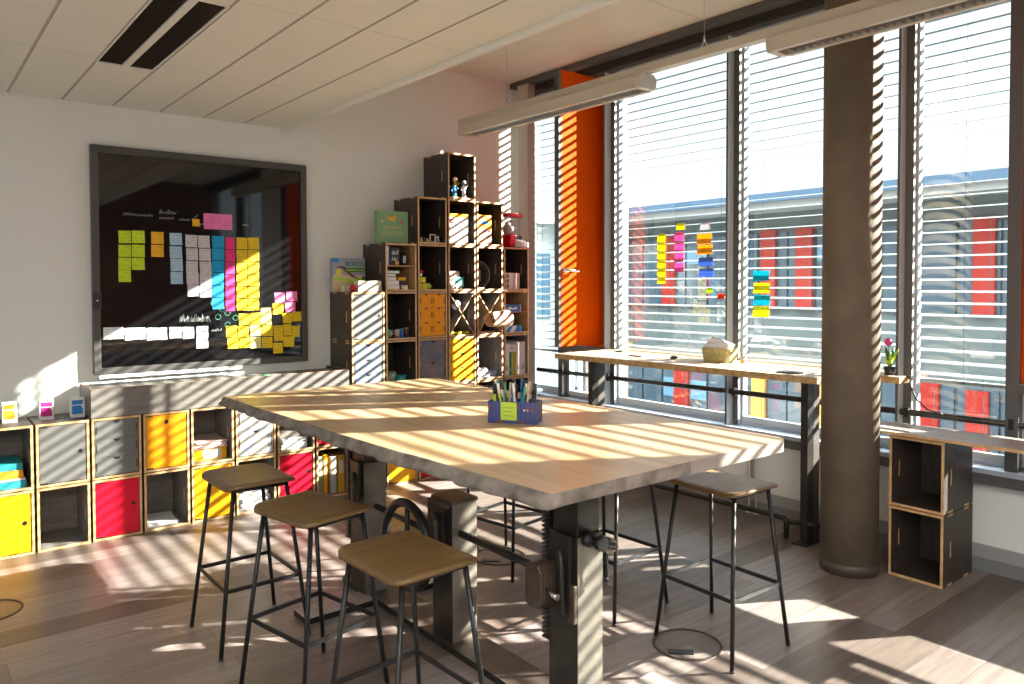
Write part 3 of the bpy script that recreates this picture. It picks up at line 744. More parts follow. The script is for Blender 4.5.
item('folder_box', 'brown folder on the papers beside the shell-patterned drawers', 'folder', x + 0.02, 0.05, z + 0.085, [(None, bx(0.2, 0.28, 0.045, 'gfilm'))])
x, y, z = inc(7, 0)
for k, (w, h, mt, lb_) in enumerate(((0.05, 0.30, 'glassy', 'grey-green binder, leftmost in the cube under the table edge'), (0.03, 0.31, 'yellow', 'thin yellow binder beside the grey-green one under the table'),
                                     (0.045, 0.285, 'silver', 'grey binder in the middle of the cube under the table'), (0.055, 0.29, 'mustard', 'mustard box file, right in the cube under the table'))):
    item('binder', lb_, 'binder', x + 0.006 + k * 0.06, 0.05, z, [('cover', bx(w, 0.27, h, mt)), ('spine_label', MB().box(w * 0.2, w * 0.8, -0.001, 0, h * 0.5, h * 0.85, 'cream'))], group='binders under the table edge')
# glass bowls
x, y, z = inc(9, 2)
def bowl(R, h, m): return MB().lathe((0, 0, 0), [(R * 0.5, 0), (R * 0.62, 0.004), (R * 0.85, h * 0.5), (R, h), (R * 0.95, h), (R * 0.8, h * 0.5), (R * 0.5, 0.01), (0.002, 0.01)], m, 28)
item('glass_bowl', 'larger greenish glass bowl in the dark cube', 'bowl', x + 0.075, 0.12, z, [(None, bowl(0.065, 0.11, 'glassy'))], group='glass bowls')
item('glass_bowl', 'smaller blue-green glass bowl right of the larger one', 'bowl', x + 0.19, 0.12, z, [(None, bowl(0.05, 0.075, 'teal'))], group='glass bowls')
# row 3 tins
x, y, z = inc(9, 3)
MB().sphere((0, 0, 0.035), 0.035, 'tealc').lathe((0, 0, 0.03), [(0.036, 0), (0.036, 0.01)], 'yellow', 16).build('toy_ball', None, (x + 0.037, 0.06, z), label='yellow and turquoise ball at the left of the coloured tins', cat='ball')
for k, (w, h, mt, lb_) in enumerate(((0.035, 0.055, 'rust', 'brown tin beside the turquoise ball'), (0.04, 0.062, 'pinkpaper', 'pinkish tin in the middle of the tins'), (0.03, 0.065, 'blue', 'blue tin right of the pinkish tin'), (0.035, 0.07, 'rust', 'tall dark red tin at the right end of the tins'))):
    item('tin', lb_, 'tin', x + 0.068 + k * 0.043, 0.05, z, [('can', MB().lathe((w / 2, w / 2, 0), [(w / 2, 0), (w / 2, h)], mt, 18)), ('lid', MB().lathe((w / 2, w / 2, h), [(w / 2 + 0.001, 0), (w / 2 + 0.001, 0.006)], 'silver', 18))], group='small tins')
# shelf cube 9,4
x, y, z = inc(9, 4); zs = z - TH + CH * 0.53 + 0.0045
item('book', 'pale blue-white book standing at the left of the black boxes', 'book', x + 0.002, 0.02, zs, [('cover', bx(0.026, 0.20, 0.155, 'paper')), ('spine', MB().box(0.02, 0.027, -0.002, 0.2, 0, 0.155, 'blue'))])
item('game_box', 'black box with pale lettering and yellow dot on the shelf', 'box', x + 0.05, 0.04, zs, [('box', bx(0.085, 0.08, 0.145, 'blackp')), ('print', MB().prism([(0.01, 0.10), (0.03, 0.125), (0.05, 0.105), (0.075, 0.13), (0.07, 0.09), (0.02, 0.085)], -0.001, 0, 'silver', 'xz').prism([(0.01, 0.04), (0.02, 0.075), (0.03, 0.05), (0.045, 0.075), (0.05, 0.045), (0.07, 0.07), (0.06, 0.035)], -0.001, 0, 'silver', 'xz')), ('dot', MB().lathe((0.062, -0.0005, 0.02), [(0.016, 0), (0.016, 0.002)], 'bananay', 16, 'y'))])
item('mug', 'small black container right of the black box', 'mug', x + 0.185, 0.08, zs, [('body', MB().lathe((0, 0, 0), [(0.03, 0), (0.034, 0.05), (0.03, 0.11), (0.026, 0.11), (0.026, 0.01)], 'blackp', 20)), ('label', MB().box(-0.012, 0.012, -0.037, -0.034, 0.02, 0.08, 'silver'))])
bz = z
for k, (w, h, mt, lb_) in enumerate(((0.125, 0.036, 'yellow', 'yellow and white patterned book at the bottom of the pile'), (0.12, 0.036, 'paper', 'white book second in the pile'), (0.095, 0.030, 'silver', 'grey book third in the pile'), (0.09, 0.026, 'bluegrey', 'slate book fourth in the pile'), (0.125, 0.024, 'tealc', 'turquoise book on top of the pile'))):
    item('book', lb_, 'book', x + 0.004, 0.03, bz, [('cover', bx(w, 0.17, h, mt)), ('pages', MB().box(0.004, w - 0.003, -0.001, 0.169, 0.004, h - 0.004, 'paper'))], group='pile of books under the black boxes'); bz += h + 0.0005
item('card_box', 'flat yellow card box beside the book pile', 'box', x + 0.135, 0.06, z + 0.075, [(None, bx(0.075, 0.1, 0.026, 'yellow'))])
item('card_box', 'grey box under the flat yellow card box', 'box', x + 0.14, 0.07, z, [(None, bx(0.075, 0.1, 0.0745, 'film'))])
item('tape_roll', 'white tape roll in front of the grey box', 'tape roll', x + 0.18, 0.04, z, [(None, MB().lathe((0, 0, 0), [(0.028, 0), (0.028, 0.035), (0.016, 0.035), (0.016, 0.0)], 'cream', 24, cap=False))])
# yellow block toys
x, y, z = inc(10, 4)
def blocktoy(w, h, m):
    return MB().box(0, w, 0, w, 0, h, m).lathe((w * 0.3, w / 2, h), [(w * 0.14, 0), (w * 0.14, 0.008)], m, 12).lathe((w * 0.7, w / 2, h), [(w * 0.14, 0), (w * 0.14, 0.008)], m, 12)
item('block_toy', 'lower left yellow block toy', 'toy', x + 0.012, 0.05, z, [(None, blocktoy(0.045, 0.05, 'ochre'))])
item('block_toy', 'lower middle yellow block toy beside a greenish one', 'toy', x + 0.062, 0.05, z, [(None, blocktoy(0.045, 0.05, 'ochre'))])
item('block_toy', 'greenish yellow toy at the right of the yellow blocks', 'toy', x + 0.112, 0.05, z, [(None, MB().sphere((0.022, 0.03, 0.027), 0.027, 'lime').sphere((0.045, 0.03, 0.018), 0.018, 'dgreen'))])
item('block_toy', 'upper yellow block toy under the red cap', 'toy', x + 0.018, 0.05, z + 0.0585, [(None, blocktoy(0.075, 0.045, 'ochre'))])
item('toy_figure', 'small red capped white figure on the yellow blocks', 'toy', x + 0.055, 0.08, z + 0.112, [('body', MB().lathe((0, 0, 0), [(0.016, 0), (0.02, 0.015), (0.018, 0.03)], 'white', 16)), ('cap', MB().sphere((0, 0, 0.035), 0.028, 'brightred', (1, 1, 0.7)))])
# 10,5 small wooden figures
x, y, z = inc(10, 5)
for k, (w, h, mt, lb_) in enumerate(((0.02, 0.05, 'dgreen', 'green peg figure at the left'), (0.025, 0.04, 'cream', 'cream peg figure second from left'), (0.022, 0.045, 'rust', 'brown peg figure in the middle'), (0.025, 0.035, 'sand', 'sand coloured peg figure beside the brown one'))):
    MB().lathe((0, 0, 0), [(w / 2, 0), (w / 2.4, h * 0.5), (w / 4, h * 0.62), (w / 2.6, h * 0.8), (w / 4, h)], mt, 14).build('peg_figure', None, (x + 0.02 + k * 0.03, 0.05, z), label=lb_ + ' in the dark upper cube', cat='figure', group='peg figures')
item('picture_frame', 'small wooden frame right of the peg figures', 'frame', x + 0.135, 0.05, z, [(None, MB().box(0, 0.06, 0, 0.012, 0, 0.010, 'sand').box(0, 0.06, 0, 0.012, 0.062, 0.072, 'sand').box(0, 0.01, 0, 0.012, 0.01, 0.062, 'sand').box(0.05, 0.06, 0, 0.012, 0.01, 0.062, 'sand'))])
item('jar', 'small pale glass jar at the right of the wooden frame', 'jar', x + 0.215, 0.06, z, [('body', MB().lathe((0, 0, 0), [(0.02, 0), (0.022, 0.03), (0.015, 0.045)], 'palebl', 16)), ('lid', MB().lathe((0, 0, 0.045), [(0.016, 0), (0.016, 0.01)], 'white', 16))])
# 11,3
x, y, z = inc(11, 3)
item('foam_ball', 'white ball resting in the crossed dividers', 'ball', x + 0.130 - 0.025, 0.06, z + 0.227, [(None, MB().sphere((0, 0, 0.03), 0.042, 'white'))])
for k in range(5):
    MB().sphere((0, 0, 0.014), 0.018 if k % 2 else 0.022, 'ochre', (1.3, 1, 0.64)).build('toy_duck', None, (x + 0.045 + k * 0.042, 0.05 + 0.02 * (k % 2), z), label='yellow rubber lump number %s from the left below the white ball' % ('one', 'two', 'three', 'four', 'five')[k], cat='toy', group='yellow lumps under the cross')
# 11,4
x, y, z = inc(11, 4)
item('greeting_card', 'dusty pink card standing behind the mint card', 'card', x + 0.03, 0.08, z, [(None, bx(0.125, 0.01, 0.155, 'pinkpaper'))])
item('greeting_card', 'mint green square card in front of the pink one', 'card', x + 0.085, 0.055, z + 0.02, [('card', bx(0.10, 0.008, 0.085, 'tealc')), ('stand', MB().box(0.02, 0.08, 0, 0.02, -0.02, 0, 'pinkpaper'))])
item('foam_ball', 'white ball left of the mint card', 'ball', x + 0.040, 0.05, z, [(None, MB().sphere((0, 0, 0.036), 0.036, 'white').sphere((0.012, -0.01, 0.052), 0.024, 'pinkpaper'))])
# 11,5 white box with yellow lid strip and two red squares
x, y, z = inc(11, 5)
item('toy_box', 'white box with yellow top band and two red squares', 'box', x + 0.005, 0.02, z, [('body', bx(0.20, 0.10, 0.245, 'white')), ('yellow_band', MB().box(-0.001, 0.201, -0.001, 0.101, 0.225, 0.255, 'yellow')), ('red_square', MB().box(0.015, 0.045, -0.0015, 0, 0.19, 0.207, 'brightred')), ('red_square', MB().box(0.015, 0.045, -0.0015, 0, 0.168, 0.185, 'brightred')), ('grey_print', MB())])
# 11,6 colourful toys
x, y, z = inc(11, 6)
def figure(mt, hd, ac, h):
    return [('body', MB().lathe((0, 0, 0), [(0.018, 0), (0.02, h * 0.25), (0.014, h * 0.4), (0.02, h * 0.6), (0.012, h * 0.72)], mt, 14).tube([(-0.02, 0, h * 0.6), (-0.035, -0.01, h * 0.4)], 0.006, mt, 8).tube([(0.02, 0, h * 0.6), (0.036, -0.01, h * 0.75)], 0.006, mt, 8)),
            ('head', MB().sphere((0, 0, h * 0.86), h * 0.13, hd)), ('base', MB().lathe((0, 0, 0), [(0.026, 0), (0.026, 0.005)], ac, 16))]
item('toy_figure', 'small orange headed toy at the left of the top cube', 'toy', x + 0.035, 0.10, z, figure('dgreen', 'orangep', 'blue', 0.14))
item('toy_figure', 'blue toy figure second from left in the top cube', 'toy', x + 0.072, 0.035, z, figure('blue', 'blue', 'ochre', 0.11))
item('toy_figure', 'tall yellow toy figure in the middle of the top cube', 'toy', x + 0.130, 0.10, z, figure('ochre', 'sand', 'brightred', 0.19))
item('toy_figure', 'white toy figure at the right in the top cube', 'toy', x + 0.175, 0.035, z, figure('white', 'palebl', 'brightred', 0.155))
# 12,2
x, y, z = inc(12, 2)
item('paper_stack', 'fan of white leaflets beside the yellow drawers', 'paper', x + 0.075, 0.16, z, [(None, sheets(0.12, 0.20, 8, 'paper', 0.010))])
item('paper_stack', 'low stack of green and white leaflets left of the white binders', 'paper', x + 0.185, 0.14, z, [(None, sheets(0.115, 0.17, 5, 'palebl', 0.011))])
x, y, z = inc(12, 1)
item('paper_stack', 'pile of white papers in the cube above the pen box', 'paper', x + 0.13, 0.17, z, [(None, sheets(0.21, 0.25, 28, 'paper', 0.0105))])
# 12,3 veneer shade sticking out
x, y, z = inc(12, 3)
item('lamp_shade', 'pale wood veneer cone lying in the crossed dividers, sticking out', 'shade', x + 0.20, -0.03, z + 0.125, [('shade', MB().lathe((0, 0, 0), [(0.062, -0.13), (0.078, 0.12)], 'shade', 32, 'x', cap=False)), ('ring', MB().torus((0.12, 0, 0), 0.078, 0.003, 'paper', 'x'))], rz=0.25)
item('booklet', 'flat booklet lying at the bottom of the crossed cube', 'book', x + 0.03, 0.03, z, [(None, bx(0.17, 0.14, 0.014, 'pinkpaper'))])
# 12,4 dial
x, y, z = inc(12, 4)
ck = thing('dial_clock', 'round black dial clock with pale tick ring, left side hidden', 'clock', (x + 0.128, 0.17, z))
MB().lathe((0, 0, 0.127), [(0.120, -0.02), (0.120, 0.0)], 'blackp', 40, 'y').build('face', ck)
MB().torus((0, -0.002, 0.127), 0.121, 0.0045, 'silver', 'y', 48, 8).build('rim', ck)
tk = MB()
for k in range(24):
    a = 2 * PI * k / 24
    T = Matrix.Translation((0, 0, 0.127)) @ Matrix.Rotation(a, 4, 'Y')
    tk.box(-0.0018, 0.0018, -0.0018, 0.0, 0.090, 0.107, 'silver', None, T)
tk.build('tick_marks', ck)
MB().tube([(0.05, 0.02, 0.02), (0.085, 0.03, 0.002)], 0.005, 'silver', 8).tube([(-0.05, 0.02, 0.02), (-0.05, 0.03, 0.002)], 0.005, 'silver', 8).build('feet', ck)
MB().box(-0.02, 0.02, -0.003, -0.0005, 0.07, 0.17, 'silver').build('hands', ck)
item('cloth_scrap', 'crumpled white cloth in front of the dial clock', 'cloth', x + 0.06, 0.03, z, [(None, MB().sphere((0, 0, 0.007), 0.03, 'white', (1.3, 0.5, 0.23)))])
# 12,5
x, y, z = inc(12, 5)
item('game_box', 'purple and orange game box under the yellow one', 'box', x + 0.003, 0.03, z, [('box', bx(0.165, 0.09, 0.135, 'purple')), ('emblem', MB().box(0.13, 0.155, -0.001, 0, 0.105, 0.128, 'brightred').prism([(0.02, 0.03), (0.06, 0.09), (0.10, 0.05), (0.12, 0.08), (0.13, 0.02)], -0.001, 0, 'sand', 'xz'))])
item('game_box', 'yellow game box with blue print on top of the purple one', 'box', x + 0.003, 0.03, z + 0.1355, [('box', bx(0.165, 0.09, 0.125, 'yellow')), ('print', MB().prism([(0.03, 0.045), (0.045, 0.09), (0.07, 0.06), (0.085, 0.095), (0.105, 0.06), (0.13, 0.09), (0.135, 0.045)], -0.0012, 0, 'blue', 'xz').box(0.02, 0.09, -0.001, 0, 0.10, 0.108, 'blue').box(0.125, 0.15, -0.001, 0, 0.098, 0.118, 'purple').box(0.02, 0.15, -0.001, 0, 0.0, 0.02, 'orangep'))])
# 13,2 binders
x, y, z = inc(13, 2)
for (dx, w, h, mt, lb_) in ((0.004, 0.062, 0.29, 'white', 'white binder at the left of the green books'), (0.070, 0.022, 0.20, 'dgreen', 'dark green book between the white binders'), (0.094, 0.020, 0.205, 'lime', 'lime book between the white binders'), (0.116, 0.030, 0.21, 'mustard', 'mustard book between the white binders'),
                            (0.150, 0.050, 0.30, 'white', 'white binder right of the green books'), (0.202, 0.052, 0.30, 'white', 'white binder at the window side of the cube')):
    item('binder' if w > 0.045 else 'book', lb_, 'binder' if w > 0.045 else 'book', x + dx, 0.03, z, [('cover', bx(w, 0.26, h, mt)), ('label', MB().box(w * 0.25, w * 0.75, -0.001, 0, h * 0.15, h * 0.3, 'silver'))], group='binders and books beside the window')
item('leaflet', 'white leaflet with red marks lying over the green books', 'leaflet', x + 0.069, 0.03, z + 0.212, [(None, bx(0.078, 0.2, 0.06, 'paper').box(0.02, 0.035, -0.001, 0, 0.02, 0.045, 'brightred').box(0.045, 0.055, -0.001, 0, 0.02, 0.045, 'orangep'))])
# 13,3
x, y, z = inc(13, 3); zs = z - TH + CH * 0.5 + 0.0045
item('game_box', 'blue box with red side on the half shelf', 'box', x + 0.004, 0.02, zs, [('box', bx(0.19, 0.2, 0.062, 'blue')), ('print', MB().prism([(0.02, 0.02), (0.06, 0.045), (0.10, 0.03), (0.15, 0.05), (0.14, 0.02)], -0.001, 0, 'paper', 'xz')), ('side', MB().box(0.19, 0.195, 0, 0.2, 0.0, 0.062, 'brightred'))])
item('game_box', 'small dark box between half shelf and the blue and white box', 'box', x + 0.10, 0.06, z + 0.056, [(None, bx(0.05, 0.1, 0.09, 'blackp'))])
item('game_box', 'flat blue and white box at the bottom of the shelf cube', 'box', x + 0.004, 0.02, z, [('box', bx(0.20, 0.2, 0.055, 'blue')), ('print', MB().prism([(0.0, 0.0), (0.06, 0.055), (0.0, 0.055)], -0.001, 0, 'paper', 'xz').prism([(0.06, 0.0), (0.11, 0.0), (0.15, 0.055), (0.10, 0.055)], -0.001, 0, 'paper', 'xz'))])
# 13,4
x, y, z = inc(13, 4)
item('print_box', 'grey box with rows of dark prints, left in its cube', 'box', x + 0.012, 0.04, z, [('box', bx(0.06, 0.15, 0.145, 'cream')), ('prints', MB().box(0.004, 0.024, -0.001, 0, 0.1, 0.13, 'film').box(0.034, 0.054, -0.001, 0, 0.1, 0.13, 'rust').box(0.004, 0.024, -0.001, 0, 0.055, 0.085, 'film').box(0.034, 0.054, -0.001, 0, 0.055, 0.085, 'film').box(0.004, 0.024, -0.001, 0, 0.01, 0.04, 'film').box(0.034, 0.054, -0.001, 0, 0.01, 0.04, 'rust'))])
item('print_box', 'plain white box in the middle of its cube', 'box', x + 0.076, 0.04, z, [(None, bx(0.045, 0.15, 0.145, 'paper'))])
item('print_box', 'pink patterned box right in its cube', 'box', x + 0.125, 0.04, z, [('box', bx(0.075, 0.15, 0.145, 'cream')), ('prints', MB().prism([(0.02, 0.02), (0.04, 0.06), (0.03, 0.12), (0.06, 0.10), (0.055, 0.03)], -0.001, 0, 'pinkpaper', 'xz'))])
item('spool', 'orange spool lying on the print boxes', 'spool', x + 0.03, 0.08, z + 0.146, [(None, MB().lathe((0, 0, 0), [(0.022, 0), (0.022, 0.005), (0.014, 0.006), (0.014, 0.022), (0.022, 0.024), (0.022, 0.028)], 'bananay', 16))])
# red and white grabber machine on top of the right column
pm = thing('candy_machine', 'red and white toy vending machine on the rightmost column', 'toy machine', (13 * PX_ + 0.175, 0.14, 5 * PZ + 0.0002), 0.2)
MB().box(-0.085, 0.085, -0.08, 0.08, 0.0, 0.115, 'brightred').prism([(-0.155, 0.0), (-0.08, 0.0), (-0.08, 0.075), (-0.155, 0.045)], -0.02, 0.10, 'white', 'yz').build('base', pm, bevel=0.006)
MB().box(-0.02, 0.08, -0.083, -0.08, 0.078, 0.105, 'blackp').build('lettering_plate', pm)
MB().box(-0.078, 0.078, -0.073, 0.073, 0.116, 0.28, 'clear').build('case', pm)
MB().sphere((-0.005, 0, 0.172), 0.062, 'white', (1.12, 1.05, 0.88)).sphere((0.02, 0.01, 0.215), 0.045, 'white').sphere((-0.035, -0.01, 0.21), 0.035, 'white').build('popcorn', pm)
MB().prism(rrect(0.10, 0.09, 0.03), 0.28, 0.315, 'brightred').build('roof', pm, bevel=0.01)
# two board games on the steps
tg = thing('board_game', 'mint green board game box with a banana, leaning on the step', 'board game', (2.70, 0.075, 5 * PZ + 0.0002), 0.0)
gw, gh = 0.285, 0.262
MB().box(0, gw, 0, 0.05, 0, gh, 'green').build('box', tg, bevel=0.002)
bn = [(0.085, 0.205), (0.12, 0.185), (0.15, 0.178), (0.17, 0.195), (0.172, 0.225), (0.158, 0.245), (0.155, 0.222), (0.135, 0.212), (0.11, 0.215)]
MB().prism(bn, -0.0012, 0, 'bananay', 'xz').build('banana_print', tg)
MB().lathe((0.225, -0.0002, 0.178), [(0.014, 0), (0.014, 0.001)], 'pinkp', 16, 'y').build('berry_print', tg)
MB().prism([(0.03, 0.19), (0.04, 0.205), (0.045, 0.19), (0.052, 0.165), (0.045, 0.155), (0.036, 0.165)], -0.0012, 0, 'sand', 'xz').prism([(0.026, 0.195), (0.034, 0.212), (0.046, 0.19)], -0.0014, 0, 'dgreen', 'xz').build('pineapple_print', tg)
text_mesh('title', 'ISLAND', 0.058, 'tantext', tg, (gw / 2, -0.001, 0.062), (PI / 2, 0, 0))
text_mesh('title', 'BANANA', 0.036, 'tantext', tg, (gw / 2, -0.001, 0.115), (PI / 2, 0, 0), sx=1.15)
bg2 = thing('board_game', 'landscape board game box with green letters on the lowest step', 'board game', (2.372, 0.22, 4 * PZ + 0.0002), 0.0)
w2, h2 = 0.29, 0.27
MB().box(0, w2, 0, 0.05, 0, h2, 'sky').build('box', bg2, bevel=0.002)
MB().prism([(0, 0.12), (0.05, 0.15), (0.10, 0.13), (0.29, 0.13), (0.29, 0.0), (0, 0.0)], -0.0008, 0, 'sand', 'xz').prism([(0.0, 0.10), (0.05, 0.12), (0.13, 0.10), (0.20, 0.105), (0.29, 0.12), (0.29, 0.07), (0.20, 0.06), (0.1, 0.085)], -0.0012, 0, 'lime', 'xz').prism([(0.02, 0.20), (0.09, 0.18), (0.16, 0.12), (0.24, 0.10), (0.18, 0.135), (0.10, 0.205)], -0.0014, 0, 'rust', 'xz').build('landscape_print', bg2)
MB().lathe((0.055, -0.0012, 0.155), [(0.026, 0), (0.026, 0.001)], 'ochre', 20, 'y').build('yellow_badge', bg2)
MB().box(0, 0.055, -0.0012, 0, 0.235, 0.262, 'blue').box(0.262, 0.285, -0.0012, 0, 0.09, 0.125, 'blue').build('blue_logo', bg2)
text_mesh('title', 'BOROS', 0.052, 'dgreen', bg2, (0.195, -0.001, 0.205), (PI / 2, 0, 0))
MB().box(0.11, 0.28, -0.0012, 0, 0.155, 0.19, 'dgreen').box(0.12, 0.27, -0.0016, 0, 0.168, 0.176, 'lime').build('green_band', bg2)
item('paper_box', 'long pale box in front of the landscape game', 'box', 8 * PX_ + 0.075, 0.03, 4 * PZ + 0.0002, [('box', bx(0.205, 0.07, 0.085, 'cream')), ('tape', MB().box(0.098, 0.104, -0.0008, 0, 0, 0.085, 'sand'))])
item('small_box', 'small white box left of the red ball', 'box', 8 * PX_ - 0.02 + 0.02, 0.13, 4 * PZ + 0.0002, [(None, bx(0.05, 0.05, 0.045, 'cream'))])
item('red_ball', 'dark red ball beside the long pale box', 'ball', 8 * PX_ + 0.05, 0.08, 4 * PZ + 0.0002, [(None, MB().sphere((0, 0, 0.026), 0.026, 'brightred'))])

# product boxes on the low cubes, left of the ledge
def product(x, y, mt, label):
    t = thing('product_box', label, 'box', (x, y, 2 * PZ - 0.0042), 0.0, 'small product boxes on the low cubes')
    MB().box(0, 0.078, 0, 0.055, 0, 0.125, 'paper').build('carton', t, bevel=0.001)
    MB().box(0.006, 0.068, -0.0009, 0, 0.084, 0.112, mt).build('colour_band', t)
    MB().prism([(0.006, 0.022), (0.068, 0.022), (0.068, 0.055), (0.055, 0.078), (0.006, 0.078)], -0.0009, 0, mt, 'xz').build('colour_panel', t)
    MB().box(0.0785, 0.079, 0.004, 0.05, 0.01, 0.11, 'silver').build('side_print', t)
product(0.150, 0.185, 'mustard', 'small white product box with mustard panel, leftmost on the low cubes')
product(0.345, 0.16, 'magenta', 'small white product box with magenta panel on the low cubes')
product(0.515, 0.14, 'blue', 'small white product box with blue panel beside the ledge box')

# ------------------------------------------------------------------ black glass board with notes
BX0, BX1, BZ0, BZ1 = 0.688, 2.217, 1.03, 2.588
bd = thing('glass_board', 'large black glass board in a dark grey frame on the back wall', 'board', (BX0, 0.36, BZ0))
bw, bh = BX1 - BX0, BZ1 - BZ0
MB().box(0.03, bw - 0.03, 0.006, 0.03, 0.03, bh - 0.03, 'boardglass').build('glass_panel', bd)
MB().box(0, bw, -0.015, 0.04, bh - 0.05, bh, 'boardframe').box(0, bw, -0.015, 0.04, 0, 0.045, 'boardframe').box(0, 0.045, -0.015, 0.04, 0.045, bh - 0.05, 'boardframe').box(bw - 0.045, bw, -0.015, 0.04, 0.045, bh - 0.05, 'boardframe').build('frame', bd, bevel=0.004)
MB().box(-0.004, 0.05, -0.028, -0.014, 0.45, 0.56, 'blackp').lathe((0.024, -0.028, 0.505), [(0.006, -0.002), (0.006, 0.004)], 'white', 12, 'y').build('switch', bd)
MB().box(0.02, bw - 0.55, -0.075, -0.015, -0.022, -0.010, 'framel').box(0.02, bw - 0.55, -0.078, -0.07, -0.022, 0.004, 'framel').build('pen_tray', bd)
# handwriting on the glass: illegible white strokes above the columns
def scribble(x0, x1, z, h, m='chalk', n=None, r=0.0016):
    mb = MB(); n = n or int((x1 - x0) / 0.012); pts = []
    for k in range(n * 2):
        pts.append((x0 + (x1 - x0) * k / (n * 2) + random.uniform(-0.003, 0.003), 0.0035, z + (h if k % 2 else 0) * random.uniform(0.4, 1)))
        if random.random() < 0.16 and len(pts) > 2:
            mb.tube(pts, r, m, 4); pts = []
    if len(pts) > 2: mb.tube(pts, r, m, 4)
    return mb
for (a, b, z, h) in ((0.20, 0.40, 1.092, 0.022), (0.43, 0.55, 1.115, 0.035), (0.43, 0.53, 1.078, 0.02), (0.565, 0.645, 1.075, 0.02), (0.67, 0.70, 1.10, 0.03), (0.70, 0.84, 1.05, 0.015), (1.02, 1.08, 1.06, 0.012),
                     (0.10, 0.24, 0.265, 0.02), (0.26, 0.38, 0.255, 0.02), (0.44, 0.47, 0.27, 0.02), (0.68, 0.75, 0.265, 0.02), (0.78, 0.86, 0.265, 0.02)):
    scribble(a, b, z, h).build('handwriting', bd)
scribble(0.56, 0.78, 0.34, 0.06, 'chalk', 22, 0.0025).build('handwriting', bd)
for (x, z) in ((0.80, 0.47), (0.86, 0.43), (0.83, 0.37), (0.90, 0.40), (0.96, 0.36), (0.90, 0.31)):
    MB().torus((x, 0.004, z), 0.020, 0.0022, 'chalkg', 'y', 14, 5).build('drawing', bd)

note_cache = {}
def note_mesh(w, h, key, curl=0.007):
    k = (round(w, 3), round(h, 3), key, curl)
    if k in note_cache: return note_cache[k]
    mb = MB(); rows = []
    for i in range(5):
        t = i / 4; z = h / 2 - h * t; y = -0.0006 - curl * t * t
        rows.append([mb.bm.verts.new((sgn * w / 2, y, z)) for sgn in (-1, 1)])
    back = [[mb.bm.verts.new((v.co.x, v.co.y + 0.0004, v.co.z)) for v in r] for r in rows]
    for a, b in zip(rows, rows[1:]): mb.face([a[0], a[1], b[1], b[0]], key, True)
    for a, b in zip(back, back[1:]): mb.face([a[1], a[0], b[0], b[1]], key, True)
    note_cache[k] = mb.mesh('sticky_note'); return note_cache[k]

